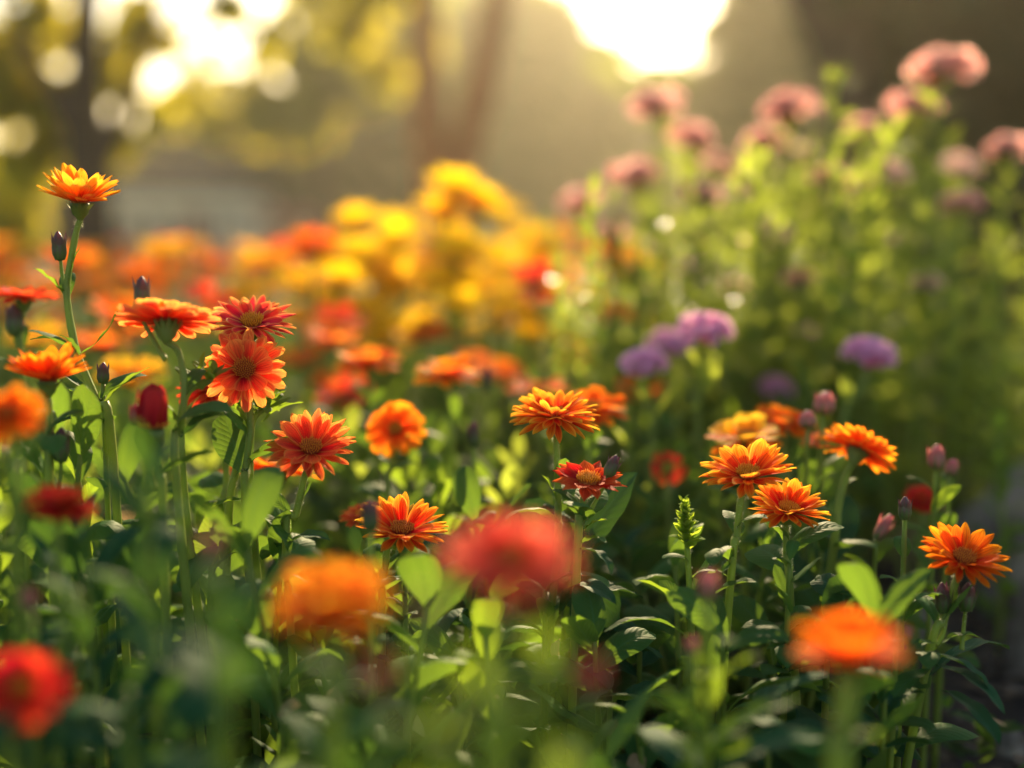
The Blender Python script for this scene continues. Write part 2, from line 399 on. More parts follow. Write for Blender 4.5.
def petal_mats(form, Rr, shape_over=None):
    rows, shape, rd = FORMS[form]; shape = shape_over or shape; out = []; sk = U(0, 6.28); ska = U(2, 9)
    for k, (n, el, lf, wf) in enumerate(rows):
        off = U(0, 6.28)
        for i in range(n):
            phi = off + 2 * math.pi * (i + U(-.22, .22)) / n; e = R(el + U(-7, 7) + ska * math.cos(phi - sk) * (el < 60)); r0 = rd * Rr * (.92 - .04 * k)
            L = (Rr * lf * U(.92, 1.04) - r0 * max(0, math.cos(e)) ) 
            W = 2 * math.pi * Rr * .62 / n * 1.12 * wf * U(.9, 1.1)
            if el > 60: W = Rr * .62 * wf
            M = Matrix.Translation((r0 * math.cos(phi), r0 * math.sin(phi), (.01 + .012 * k + .004 * (i % 2)) * Rr)) @ Matrix.Rotation(phi - math.pi / 2, 4, 'Z') @ Matrix.Rotation(e, 4, 'X') @ Matrix.Rotation(U(-.15, .15), 4, 'Y') @ Matrix.Diagonal((W, L, L, 1))
            out.append((shape, rnd.randrange(len(PT[shape])), M))
    return out
def headM(pos, tilt, lean, spin=0):
    return Matrix.Translation(pos) @ Matrix.Rotation(R(tilt), 4, 'X') @ Matrix.Rotation(R(lean), 4, 'Y') @ Matrix.Rotation(spin, 4, 'Z')
DISCM = dict(gold=DISC, rust=DISCR, green=DISCG)
def head(parent, pos, Rr, form, col, tilt, lean, disc='gold', sep=True, col2=None, detail=True):
    """flower_head part (calyx mesh) > petal, flower_center sub-parts"""
    M = headM(pos, tilt, lean, U(0, 6))
    kc = 2.6 if form == 'closed' else 1; cb = MB().add(calyx_t(Rr * kc), Matrix.Translation((0, 0, -.1 * Rr if kc > 1 else 0)))
    for i in range(13):                     # bracts under the ray petals
        a = i * 2 * math.pi / 13
        cb.add(PT['point'][i % 6] if detail else PT['lo'][0], Matrix.Rotation(a, 4, 'Z') @ Matrix.Translation((0, .16 * Rr, -.24 * Rr)) @ Matrix.Rotation(R(58), 4, 'X') @ Matrix.Diagonal((.1 * Rr, .3 * Rr, .3 * Rr, 1)))
    h = cb.build('flower_head', CALYX, parent); h.matrix_local = M
    disc_t(Rr, FORMS[form][2], 90 if detail else 24).build('flower_center', DISCM[disc], h)
    pm = petal_mats(form, Rr, None if detail else ('lo' if FORMS[form][1] in ('round', 'long') else None))
    nrow1 = FORMS[form][0][0][0]
    if sep:
        for k, (s, i, m) in enumerate(pm):
            c = col2 if (col2 and k >= nrow1) else col
            link('petal', petal_mesh(s, i, c), h, m)
    else:
        pb = MB()
        for s, i, m in pm: pb.add(PT[s][i], m)
        pb.build('petals', PM[col], h)
    return h
def hairs(mb, pts, r, n, L=.0022):
    for k in range(n):
        j = rnd.randrange(len(pts) - 1); t = U(0, 1); p = pts[j].lerp(pts[j + 1], t); d = (pts[j + 1] - pts[j]).normalized()
        a = d.orthogonal().normalized(); a = Quaternion(d, U(0, 6.28)) @ a; q = p + a * r * .9; s = d.cross(a) * .00011; l = L * U(.5, 1.2)
        e = q + (a + d * U(-.3, .5)).normalized() * l
        mb.add(([tuple(q + s), tuple(q - s), tuple(e)], [(0, 1, 2)], [(0, 0), (1, 0), (.5, 1)]), None, 1)
def stem(parent, pts, r0, r1, hair=0, name='stem'):
    sp = spline(pts, 7); mb = MB().add(tube(sp, r0, r1, 10))
    if hair: hairs(mb, sp, (r0 + r1) / 2, hair)
    return mb.build(name, [STEM, HAIR], parent)
def bud_t(L, W):
    mb = MB()
    mb.add(lathe([(.12 * W, 0), (.36 * W, .06 * L), (.5 * W, .25 * L), (.5 * W, .45 * L), (.4 * W, .68 * L), (.24 * W, .86 * L), (.1 * W, .97 * L), (.02 * W, L)], 18, .05, 9))
    for i in range(9):
        a = i * 2 * math.pi / 9; z = .02 + .1 * (i % 3)
        t = PT['point'][i % 6]
        q = ([(x, y, zz) for x, y, zz in t[0]], t[1], [(u, z + v * .75) for u, v in t[2]])
        M = Matrix.Rotation(a, 4, 'Z') @ Matrix.Translation((0, .36 * W, z * L)) @ Matrix.Rotation(R(82 + U(-4, 5)), 4, 'X') @ Matrix.Diagonal((.42 * W, .78 * L, .3 * L, 1))
        mb.add(q, M)
    return mb
BUDM = dict(purple=BUDP, pink=BUDK, red=BUDR)
def bud(parent, pos, L, W, mat, tilt=0, lean=0, name='bud'):
    b = bud_t(L, W).build(name, BUDM[mat], parent); b.matrix_local = headM(pos, tilt, lean); return b
def stem_leaves(parent, pts, n, Lr, mat, t0, t1, el=(20, 60), sep=True, mb=None):
    sp = spline(pts, 8); off = U(0, 6)
    for k in range(n):
        t = t0 + (t1 - t0) * (k + U(-.2, .2)) / max(1, n - 1); t = min(.999, max(0, t)); j = t * (len(sp) - 1); i = int(j)
        p = sp[i].lerp(sp[min(i + 1, len(sp) - 1)], j - i)
        f = k / max(1, n - 1)                                   # 0 top .. 1 bottom
        L = (Lr[0] + (Lr[1] - Lr[0]) * f) * U(.8, 1.15); e = R(el[1] + (el[0] - el[1]) * f + U(-12, 12))
        M = leafM(p, off + k * 2.4 + U(-.3, .3), e, L, U(-.6, .6), U(.9, 1.25))
        if sep: link('leaf', leaf_mesh(rnd.randrange(7), mat), parent, M)
        else: mb.add(LTL[rnd.randrange(4)], M)

HEADS = []
def plant(kind, label, cat, base, group=None):
    o = empty(kind, base); return tag(o, label, cat, group)

def flower(px, py, w, d, form, col, tilt, lean, pts, label, disc='gold', buds=(), leaves=(), nl=6, Lr=(.03, .07), hair=260,
           col2=None, sep=True, detail=True, group=None, kind='daisy_plant', cat='flower', r=(.0017, .0027), lmat=None, basexy=None, bark=None):
    """one flowering plant; pts: photo points down its stem; everything at depth d"""
    Rr = w / 2 / FPX * d; c = at(px, py, d); HEADS.append((px, py, w, d)) if d > .3 else None
    H = headM(Vector(), tilt, lean).to_3x3() @ Vector((0, 0, 1))
    P = [c - H * .40 * Rr]
    for q in pts: P.append(at(q[0], q[1], q[2] if len(q) > 2 else d))
    last = P[-1]
    b = Vector((last.x + U(-.02, .02), last.y + U(-.01, .03), 0)) if basexy is None else Vector((*basexy, 0))
    if len(P) == 1: P.append(Vector((last.x + U(-.01, .01), last.y + .01, last.z * .5)))
    P.append(Vector((b.x, b.y, 0)))
    root = plant(kind, label, cat, b, group)
    off = b
    P = [p - off for p in P]
    stem(root, P, r[0], r[1], hair)
    head(root, c - off, Rr, form, col, tilt, lean, disc, sep, col2, detail)
    for bd in buds:                                          # (px,py,L,W,mat,lean, joinpx,joinpy)
        bx, by, BL, BW, bm, bl, jx, jy = bd
        tip = at(bx, by, d) - off; dirv = Vector((math.sin(R(bl)), 0, math.cos(R(bl)))); b0 = tip - dirv * BL / FPX * d * .5
        bud(root, b0, BL / FPX * d, BW / FPX * d, bm, 0, bl)
        j = at(jx, jy, d) - off
        stem(root, [b0 + dirv * .001, b0 - dirv * .008 , (b0 - dirv * .012).lerp(j, .55), j], .001, .0015, 80, 'side_stem')
    for k, lf in enumerate(leaves):                          # (basepx,basepy,tippx,tippy,tip depth offset,width px,arch,mat)
        bx, by, tx, ty, dd, W, ar, mt = lf
        MB().add(leaf_between(at(bx, by, d) - off, at(tx, ty, d + dd) - off, W / FPX * d, ar, U(-.3, .3), k)).build('leaf', MT[mt], root)
    if nl:
        if sep: stem_leaves(root, P, nl, Lr, lmat or LEAF, .45, .97, (15, 55))
        else:
            mb = MB(); stem_leaves(root, P, nl, Lr, None, .35, .97, (15, 55), False, mb); mb.build('foliage', lmat or LEAF, root)
    return root
MT = dict(g=LEAF, d=LEAFD, y=LEAFY)
def shoot(px, py, d, nl, Lr, label, budspec=None, mat=None, t0=.05, t1=.6, el=(15, 60), sep=True, lean=0, leaves=(), hair=0, group=None, kind='leafy_plant', r=(.0014, .003), mid=None):
    top = at(px, py, d); b = Vector((top.x + lean, top.y + U(0, .03), 0))
    root = plant(kind, label, 'plant', b, group); T = top - b
    P = [T, (at(*mid, d) - b) if mid else Vector((T.x * .6, T.y * .6, T.z * .55)), Vector((0, 0, 0))]
    stem(root, P, r[0], r[1], hair)
    if sep: stem_leaves(root, P, nl, Lr, mat or LEAF, t0, t1, el)
    else:
        mb = MB(); stem_leaves(root, P, nl, Lr, None, t0, t1, el, False, mb); mb.build('foliage', mat or LEAF, root)
    if budspec:
        L, W, m, ln = budspec; bud(root, T, L / FPX * d, W / FPX * d, m, 0, ln)
    for k, lf in enumerate(leaves):
        bx, by, tx, ty, dd, W, ar, mt = lf
        MB().add(leaf_between(at(bx, by, d) - b, at(tx, ty, d + dd) - b, W / FPX * d, ar, U(-.3, .3), k + 40)).build('leaf', MT[mt], root)
    return root

# ================================================================== SETTING
def sheet(name, x0, x1, y0, y1, nx, ny, fz, mat):
    return MB().add(grid(lambda a, b: (x0 + (x1 - x0) * a, y0 + (y1 - y0) * b, fz(x0 + (x1 - x0) * a, y0 + (y1 - y0) * b)), nx, ny)).build(name, mat)
GRASS = noise_mat('lawn_green', [(.3, (.05, .10, .02)), (.6, (.10, .15, .03)), (.8, (.14, .15, .05))], 2.0, .9, .3, .02)
SOIL = noise_mat('soil_dark', [(.3, (.012, .008, .006)), (.55, (.035, .024, .017)), (.75, (.07, .052, .038))], 45, .95, .9, .012)
g = sheet('ground', -110, 110, -20, 130, 6, 6, lambda x, y: -.03, GRASS); g['kind'] = 'structure'
g = sheet('garden_bed_soil', -2.6, 2.6, -.2, 5.2, 130, 130, lambda x, y: -.012 + .022 * noise.noise(Vector((x * 9, y * 9, 0))) + .012 * noise.noise(Vector((x * 31, y * 31, 3))) , SOIL); g['kind'] = 'structure'

BARK = noise_mat('bark_brown', [(.3, (.035, .02, .012)), (.6, (.08, .045, .027)), (.8, (.12, .07, .045))], 9, .9, .8, .03)
BARKR = noise_mat('bark_red_brown', [(.3, (.30, .09, .035)), (.6, (.46, .16, .06)), (.8, (.52, .20, .09))], 7, .9, .8, .03)
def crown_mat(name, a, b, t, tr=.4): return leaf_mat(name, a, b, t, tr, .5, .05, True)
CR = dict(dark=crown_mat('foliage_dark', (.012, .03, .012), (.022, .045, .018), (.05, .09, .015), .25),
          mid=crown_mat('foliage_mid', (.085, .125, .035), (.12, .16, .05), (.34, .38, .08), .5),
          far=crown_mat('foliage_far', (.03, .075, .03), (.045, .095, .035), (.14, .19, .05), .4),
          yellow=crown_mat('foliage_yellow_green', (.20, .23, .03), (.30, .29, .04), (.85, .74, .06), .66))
def clear(p):
    d = Vector(p) - Vector((.05, 1, .3)); return math.degrees(d.angle(SD)) > 8.5
def crown(mb, blobs, n, ls):
    tot = sum(b[3] ** 2 for b in blobs)
    for cx, cy, cz, r in blobs:
        sub = [(Vector((U(-1, 1), U(-1, 1), U(-1, 1))).normalized() * U(.3, .85) * r, U(.28, .5) * r) for _ in range(11)]
        for _ in range(int(n * 2.2 * r * r / tot)):
            o, sr = sub[rnd.randrange(11)]; dv = Vector((rnd.gauss(0, 1), rnd.gauss(0, 1), rnd.gauss(0, 1))).normalized() * sr * U(.4, 1.05) ** .6
            p = Vector((cx, cy, cz)) + o + dv
            if p.z < .05 or not clear(p): continue
            L = ls * 1.35 * U(.6, 1.4); M = leafM(p, U(0, 6.28), U(-1.2, .8), L, U(-1, 1), 1.7)
            mb.add(LTL0[rnd.randrange(2)], M)
LTL0 = [leaf_t(.5, .9, .3, 60, 2, 2, 0), leaf_t(.5, .3, .3, 61, 2, 2, 0)]
def tree(label, d, base_px, limbs, blobs, cm, bark=BARK, n=2500, ls=.14, cat='tree', name='tree', group=None):
    b = at(base_px, 250, d); b.z = -.03
    root = tag(empty(name, b), label, cat, group); mb = MB()
    for pts, r0, r1 in limbs:
        P = [at(x, y, d + (q[0] if q else 0)) - b for x, y, *q in pts]
        if len(pts) and pts[0][1] > 235: P[0].z = 0
        n_ = 8
        mb.add(tube(spline(P, n_), r0 / FPX * d, r1 / FPX * d, 10))
        if pts[0][1] > 235: mb.add(lathe([(r0 / FPX * d * 1.7, -.05), (r0 / FPX * d * 1.2, .12), (r0 / FPX * d * .95, .4)], 12, .08, 5), Matrix.Translation((P[0].x, P[0].y, 0)))
    mb.build('trunk', bark, root)
    cb = MB(); bl = []
    for x, y, r, *q in blobs:
        p = at(x, y, d + (q[0] if q else 0)); bl.append((p.x, p.y, p.z, r / FPX * d))
    crown(cb, bl, n, ls); cb.v = [(x - b.x, y - b.y, z - b.z) for x, y, z in cb.v]
    cb.build('crown', CR[cm], root)
    return root
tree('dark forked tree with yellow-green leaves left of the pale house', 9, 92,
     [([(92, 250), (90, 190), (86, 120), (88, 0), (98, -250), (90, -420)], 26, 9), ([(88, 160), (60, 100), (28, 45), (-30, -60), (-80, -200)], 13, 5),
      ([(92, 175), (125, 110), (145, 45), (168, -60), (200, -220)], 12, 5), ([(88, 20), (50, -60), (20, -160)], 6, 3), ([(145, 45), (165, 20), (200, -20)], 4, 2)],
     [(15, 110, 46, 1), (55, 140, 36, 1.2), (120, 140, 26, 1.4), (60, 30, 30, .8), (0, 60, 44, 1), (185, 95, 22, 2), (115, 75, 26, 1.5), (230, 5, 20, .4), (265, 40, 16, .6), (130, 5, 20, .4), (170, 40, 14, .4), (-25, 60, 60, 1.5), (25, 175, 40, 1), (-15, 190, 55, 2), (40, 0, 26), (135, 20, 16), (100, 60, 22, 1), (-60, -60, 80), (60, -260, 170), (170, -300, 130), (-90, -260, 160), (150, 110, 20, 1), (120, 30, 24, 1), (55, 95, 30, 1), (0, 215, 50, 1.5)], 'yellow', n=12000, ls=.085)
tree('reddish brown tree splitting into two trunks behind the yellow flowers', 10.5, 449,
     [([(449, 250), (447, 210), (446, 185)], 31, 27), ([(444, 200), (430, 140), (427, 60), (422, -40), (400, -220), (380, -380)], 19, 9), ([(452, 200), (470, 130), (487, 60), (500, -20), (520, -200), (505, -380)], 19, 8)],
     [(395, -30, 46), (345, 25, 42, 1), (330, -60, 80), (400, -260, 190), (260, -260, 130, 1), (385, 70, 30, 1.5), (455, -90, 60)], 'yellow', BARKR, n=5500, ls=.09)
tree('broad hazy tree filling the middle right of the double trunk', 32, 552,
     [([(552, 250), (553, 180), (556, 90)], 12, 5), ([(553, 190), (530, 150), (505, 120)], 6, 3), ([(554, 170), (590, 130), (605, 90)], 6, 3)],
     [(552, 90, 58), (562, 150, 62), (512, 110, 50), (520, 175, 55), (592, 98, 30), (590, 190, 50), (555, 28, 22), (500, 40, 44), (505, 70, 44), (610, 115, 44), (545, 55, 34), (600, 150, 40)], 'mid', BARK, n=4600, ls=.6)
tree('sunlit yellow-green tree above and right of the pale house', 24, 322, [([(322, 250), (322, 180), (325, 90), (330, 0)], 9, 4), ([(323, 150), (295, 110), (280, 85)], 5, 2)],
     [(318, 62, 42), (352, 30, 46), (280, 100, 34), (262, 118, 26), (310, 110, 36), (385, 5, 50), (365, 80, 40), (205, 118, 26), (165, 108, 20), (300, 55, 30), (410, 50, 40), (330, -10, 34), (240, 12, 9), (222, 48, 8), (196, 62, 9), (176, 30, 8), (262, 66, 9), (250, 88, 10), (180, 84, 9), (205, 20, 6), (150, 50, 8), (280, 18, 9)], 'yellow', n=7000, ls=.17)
tree('tall hazy tree seen between the two trunks', 44, 462, [([(462, 250), (462, 160), (460, 40)], 9, 4)],
     [(460, 40, 46), (440, 90, 46), (485, 100, 46), (462, 150, 50), (430, 10, 44), (470, -10, 36), (495, 60, 32), (450, 200, 50)], 'mid', n=3600, ls=.7)
tree('low dark tree with rounded crown just right of the pale house', 37, 290, [([(290, 250), (290, 200), (288, 140)], 7, 3)],
     [(285, 140, 45), (250, 165, 38), (320, 150, 44), (300, 190, 45), (235, 195, 30)], 'far', n=2600, ls=.6, group='far trees')
tree('tall dark tree left behind the double trunk', 38, 370, [([(370, 250), (371, 190), (368, 110)], 8, 3)],
     [(365, 110, 52), (395, 140, 55), (345, 160, 48), (380, 190, 50), (425, 170, 45), (340, 95, 34)], 'far', n=2600, ls=.6, group='far trees')
tree('distant rounded tree behind the roof of the pale house', 42, 200, [([(200, 250), (200, 190), (203, 140)], 6, 3)],
     [(200, 140, 42), (160, 165, 38), (235, 130, 42), (120, 185, 36), (185, 180, 40), (70, 195, 45), (20, 200, 50)], 'far', n=2800, ls=.7, group='far trees')
tree('green tree below the bright gap of sky', 40, 665, [([(665, 250), (664, 190), (662, 140)], 8, 3)],
     [(655, 135, 44), (690, 160, 50), (630, 175, 44), (710, 190, 50), (660, 195, 50), (722, 128, 36)], 'mid', n=2600, ls=.6, group='far trees')
tree('yellow-green tree beside the leaning dark trunk', 19, 752, [([(752, 250), (750, 170), (745, 90), (750, 0), (740, -160)], 9, 4), ([(746, 80), (722, 50), (716, 8)], 2, 1), ([(746, 95), (700, 66), (668, 84), (640, 76), (606, 44)], 2, 1)],
     [(752, 75, 34), (752, 25, 26), (775, -5, 34), (720, 110, 34), (735, 130, 34), (765, 20, 34), (770, 150, 50), (790, 60, 30), (745, 190, 45), (606, 44, 4), (645, 80, 5), (700, 74, 6), (722, 44, 6), (716, 8, 4), (775, -40, 44), (800, -120, 60), (815, 100, 42), (780, 200, 50), (820, 20, 34)], 'mid', n=4200, ls=.34)
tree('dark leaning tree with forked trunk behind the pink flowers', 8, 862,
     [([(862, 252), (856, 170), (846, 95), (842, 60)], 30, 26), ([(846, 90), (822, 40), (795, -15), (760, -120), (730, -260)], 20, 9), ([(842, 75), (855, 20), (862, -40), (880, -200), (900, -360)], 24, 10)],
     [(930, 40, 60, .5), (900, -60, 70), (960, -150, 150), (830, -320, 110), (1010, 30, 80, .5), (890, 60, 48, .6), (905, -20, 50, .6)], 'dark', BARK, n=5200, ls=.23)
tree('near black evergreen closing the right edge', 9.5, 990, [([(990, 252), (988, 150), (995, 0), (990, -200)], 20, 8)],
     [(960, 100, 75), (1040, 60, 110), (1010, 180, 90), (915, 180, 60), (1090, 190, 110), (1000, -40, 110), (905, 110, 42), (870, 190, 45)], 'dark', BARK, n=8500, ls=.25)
def shrub(label, d, px, blobs, cm, n, ls):
    b = at(px, 300, d); b.z = -.01; root = tag(empty('shrub', b), label, 'shrub'); mb = MB()
    bl = []
    for x, y, r, *q in blobs:
        p = at(x, y, d + (q[0] if q else 0)); bl.append((p.x, p.y, p.z, r / FPX * d))
        mb.add(tube([(0, 0, 0), (p.x - b.x, p.y - b.y, max(.02, (p.z - b.z) * .5)), (p.x - b.x, p.y - b.y, p.z - b.z)], .012, .004, 6))
    mb.build('stem', BARK, root)
    cb = MB(); crown(cb, bl, n, ls); cb.v = [(x - b.x, y - b.y, z - b.z) for x, y, z in cb.v]; cb.build('foliage', CR[cm], root)
shrub('dark shrub behind the grey rock and the pink flower stems', 3.3, 985, [(980, 290, 85), (1060, 260, 110), (900, 330, 60), (1030, 370, 90), (940, 390, 60), (1120, 330, 120)], 'dark', 3800, .05)
shrub('dark low shrub under the middle of the pink bush', 3.0, 830, [(830, 330, 60), (770, 350, 50), (890, 300, 60), (860, 400, 60), (790, 400, 50)], 'dark', 2600, .045)

# house far left
def boxt(x0, x1, y0, y1, z0, z1):
    v = [(x, y, z) for z in (z0, z1) for y in (y0, y1) for x in (x0, x1)]
    f = [(0, 2, 3, 1), (4, 5, 7, 6), (0, 1, 5, 4), (2, 6, 7, 3), (0, 4, 6, 2), (1, 3, 7, 5)]
    return v, f, [(p[0] * .1, p[2] * .1) for p in v]
def flat(o):
    for p in o.data.polygons: p.use_smooth = False
    return o
def solid(name, mat, parent, *bx): 
    mb = MB()
    for b in bx: mb.add(boxt(*b))
    return flat(mb.build(name, mat, parent))
WALL = noise_mat('render_beige', [(.3, (.70, .56, .44)), (.7, (.76, .63, .50))], 1.5, .85, .2, .01)
TRIM = noise_mat('paint_cream', [(.3, (.66, .56, .46)), (.7, (.74, .64, .53))], 2, .6, .1, .01)
ROOFG = noise_mat('shingle_grey', [(.3, (.035, .032, .034)), (.7, (.06, .055, .055))], 5, .95, .5, .02, spec=.0)
ROOFR = noise_mat('tile_red', [(.3, (.30, .09, .06)), (.7, (.42, .14, .09))], 5, .85, .5, .02)
DOOR = noise_mat('door_red_brown', [(.3, (.20, .025, .015)), (.7, (.28, .035, .02))], 3, .5, .1, .01)
GLASS = noise_mat('window_glass', [(.3, (.03, .04, .05)), (.7, (.05, .06, .08))], 3, .12, .0, .01, spec=.6)
def hip(x0, x1, y0, y1, z, h, ov, ridge):
    x0 -= ov; x1 += ov; y0 -= ov; y1 += ov; cx = (x0 + x1) / 2; cy = (y0 + y1) / 2
    v = [(x0, y0, z), (x1, y0, z), (x1, y1, z), (x0, y1, z), (cx - ridge, cy, z + h), (cx + ridge, cy, z + h)]
    v += [(a, b, z - .12) for a, b, c in v[:4]]
    f = [(0, 1, 5, 4), (1, 2, 5), (2, 3, 4, 5), (3, 0, 4), (6, 7, 1, 0), (7, 8, 2, 1), (8, 9, 3, 2), (9, 6, 0, 3), (9, 8, 7, 6)]
    return v, f, [(p[0] * .1, p[1] * .1) for p in v]
hb = at(178, 240, 31); hb.z = -.03
hs = tag(empty('house', hb), 'pale beige house with grey hip roof and red-brown door', 'house'); hs.scale = (.6, .6, .6)
solid('wall', WALL, hs, (-2.5, 2.5, .8, 5.5, 0, 1.75))
solid('fascia', TRIM, hs, (-2.62, 2.62, -.1, 5.6, 1.7, 2.35))
rf = flat(MB().add(hip(-2.6, 2.6, -.1, 5.6, 2.45, 1.25, .3, .7)).build('roof', ROOFG, hs))
for x in (-2.4, -1.3, -.3, 1.1, 1.75, 2.4): solid('column', TRIM, hs, (x - .1, x + .1, 0, .2, 0, 1.7))
dr = solid('door', DOOR, hs, (.1, .95, .72, .8, 0, 1.55)); flat(MB().add(lathe([(.03, 0), (.03, .1)], 8), Matrix.Translation((.85, .7, .8)) @ Matrix.Rotation(R(90), 4, 'X')).build('handle', TRIM, dr))
for x in (-2.0, -.9, 1.55):
    wn = solid('window', GLASS, hs, (x - .3, x + .3, .75, .8, .6, 1.45)); solid('frame', TRIM, wn, (x - .36, x - .3, .72, .8, .54, 1.51), (x + .3, x + .36, .72, .8, .54, 1.51), (x - .3, x + .3, .72, .8, 1.45, 1.51), (x - .3, x + .3, .72, .8, .54, .6))
hb = at(288, 240, 33); hb.z = -.03
h2 = tag(empty('garden_hut', hb), 'small hut with low red roof right of the pale house', 'hut'); h2.scale = (.6, .6, .6)
solid('wall', WALL, h2, (-1.0, 1.0, 0, 2, 0, 1.15)); flat(MB().add(hip(-1.0, 1.0, 0, 2, 1.25, .55, .25, .4)).build('roof', ROOFR, h2)); solid('door', DOOR, h2, (-.3, .3, -.04, 0, 0, 1.0))
hb = at(430, 240, 58); hb.z = -.03
h3 = tag(empty('outbuilding', hb), 'long low grey building behind the double tree trunk', 'building')
solid('wall', WALL, h3, (-3.3, 4.6, 0, 4, 0, 1.3)); flat(MB().add(hip(-3.3, 4.6, 0, 4, 1.42, .9, .25, 2.4)).build('roof', ROOFG, h3))
for x in (-2.5, -1.2, 2.0, 3.4): solid('window', GLASS, h3, (x - .35, x + .35, -.03, 0, .5, 1.05))
# car seen from behind
CARP = noise_mat('car_paint_silver', [(.3, (.42, .46, .52)), (.7, (.46, .50, .56))], 2, .3, 0, .01, spec=.7)
TYRE = noise_mat('rubber_black', [(.3, (.015, .015, .015)), (.7, (.03, .03, .03))], 20, .8, .2, .01)
LAMP = noise_mat('tail_light_red', [(.3, (.35, .01, .01)), (.7, (.45, .02, .02))], 5, .2, 0, .01)
cb_ = at(318, 243, 46); cb_.z = -.03
car = tag(empty('parked_car', cb_), 'silver car parked beside the red-roofed hut', 'car')
def section(y, w_, z0, zb, zt, wt): return [(-w_, y, z0), (w_, y, z0), (w_, y, zb), (wt, y, zt), (-wt, y, zt), (-w_, y, zb)]
prof = [section(0, .78, .3, .75, .8, .7), section(.12, .85, .24, .9, .95, .74), section(.5, .88, .2, .92, 1.38, .62), section(1.8, .88, .2, .92, 1.42, .62), section(2.7, .88, .2, .9, .98, .72), section(3.7, .84, .22, .78, .84, .68), section(3.9, .74, .3, .6, .66, .6)]
v = [p for s in prof for p in s]; f = [(k * 6 + i, k * 6 + (i + 1) % 6, k * 6 + 6 + (i + 1) % 6, k * 6 + 6 + i) for k in range(6) for i in range(6)] + [(5, 4, 3, 2, 1, 0), tuple(36 + i for i in range(6))]
flat(MB().add((v, f, [(0, 0)] * len(v))).build('body', CARP, car))
v = [(-.66, .12, .97), (.66, .12, .97), (.56, .47, 1.34), (-.56, .47, 1.34)]; flat(MB().add((v, [(0, 1, 2, 3)], [(0, 0)] * 4), Matrix.Translation((0, -.03, .01))).build('rear_window', GLASS, car))
for s in (-1, 1):
    solid('tail_light', LAMP, car, (s * .7 - .1, s * .7 + .1, -.02, .1, .62, .74))
    for y in (.75, 3.1):
        flat(MB().add(lathe([(.2, 0), (.31, .01), (.31, .2), (.2, .21)], 16), Matrix.Translation((s * .78 - .1, y, .31)) @ Matrix.Rotation(R(90), 4, 'Y')).build('wheel', TYRE, car))

# rocks
ROCK = noise_mat('rock_grey', [(.35, (.07, .055, .042)), (.5, (.20, .16, .12)), (.65, (.36, .30, .23))], 14, .85, .9, .02)
import bmesh
def rock(label, px, py, d, wpx, hpx, seed, sy=.8):
    b = at(px, py, d); base = Vector((b.x, b.y, -.01)); bm = bmesh.new(); bmesh.ops.create_icosphere(bm, subdivisions=4, radius=1)
    for v in bm.verts:
        c = v.co.copy(); k = 1 + .40 * noise.noise(c * 1.5 + Vector((seed, 0, 0))) + .17 * noise.noise(c * 4 + Vector((seed, 0, 0))) + .03 * noise.noise(c * 12)
        c = c * k; c.z = max(c.z, -.3); v.co = Vector((c.x * wpx / 2 / FPX * d, c.y * wpx / 2 / FPX * d * sy, (c.z + .25) * hpx / 1.2 / FPX * d))
    me = bpy.data.meshes.new('rock'); bm.to_mesh(me); bm.free(); me.materials.append(ROCK)
    for p in me.polygons: p.use_smooth = True
    o = link('rock', me); o.location = base; return tag(o, label, 'rock')
rock('large pale grey rock at the right edge of the bed', 1010, 500, 1.62, 110, 135, 3.1)
rock('dark rock half cut by the right edge below the large one', 1052, 560, 1.42, 110, 120, 8.4)
rock('low stone behind the isolated orange daisy', 905, 560, 1.5, 70, 40, 5.5)
rock('small rough stone on the soil at the lower right corner', 1008, 690, 1.18, 40, 26, 12.2)
CHIP = noise_mat('mulch_chip', [(.3, (.03, .02, .014)), (.6, (.09, .065, .045)), (.8, (.2, .16, .12))], 60, .9, .5, .004)
mb = MB()
def inbed(x, y): return abs(x) < .42 * y + .35
for _ in range(1500):
    y = U(.6, 2.3); x = U(.18, .62) * y if rnd.random() < .8 else U(-.4, .4) * y
    s = U(.003, .010); M = Matrix.Translation((x, y, .008 + U(0, .008))) @ Matrix.Rotation(U(0, 6.28), 4, 'Z') @ Matrix.Rotation(U(-.5, .5), 4, 'X') @ Matrix.Diagonal((s, s * U(.4, .9), s * .4, 1))
    t = boxt(-1, 1, -1, 1, -.6, .6); mb.add(([(a * (1 + .2 * ((i * 7) % 3 - 1)), b * (1 + .2 * ((i * 5) % 3 - 1)), c) for i, (a, b, c) in enumerate(t[0])], t[1], t[2]), M)
o = flat(mb.build('mulch', CHIP)); tag(o, 'scattered bark chips and grit on the dark soil', 'mulch', kind='stuff')

# ground cover
def is_soil(x, y):
    px, _, d = proj((x, y, 0)); return px > 885 and y < 2.4
mb = MB()
def tuft(mb, x, y, h, n, L):
    off = U(0, 6)
    for k in range(n):
        f = k / n; z = h * (1 - f * .8) * U(.85, 1.1)
        M = leafM(Vector((x + U(-.012, .012), y + U(-.012, .012), z)), off + 2.4 * k, R(U(5, 35) + 35 * (1 - f)), L * U(.6, 1.2), U(-.5, .5), U(1, 1.4)); mb.add(LTL[rnd.randrange(4)], M)
for _ in range(1500):
    y = U(.36, 4.8); x = U(-.42, .42) * y * 1.15 + U(-.1, .1)
    if is_soil(x, y) and rnd.random() < .93: continue
    h = U(.03, .13) if y < 1.2 else U(.08, .24)
    tuft(mb, x, y, h, 12, U(.03, .055))
o = mb.build('ground_cover', LEAFS); tag(o, 'dense low leaves covering the bed between the flower stems', 'ground cover', kind='stuff')

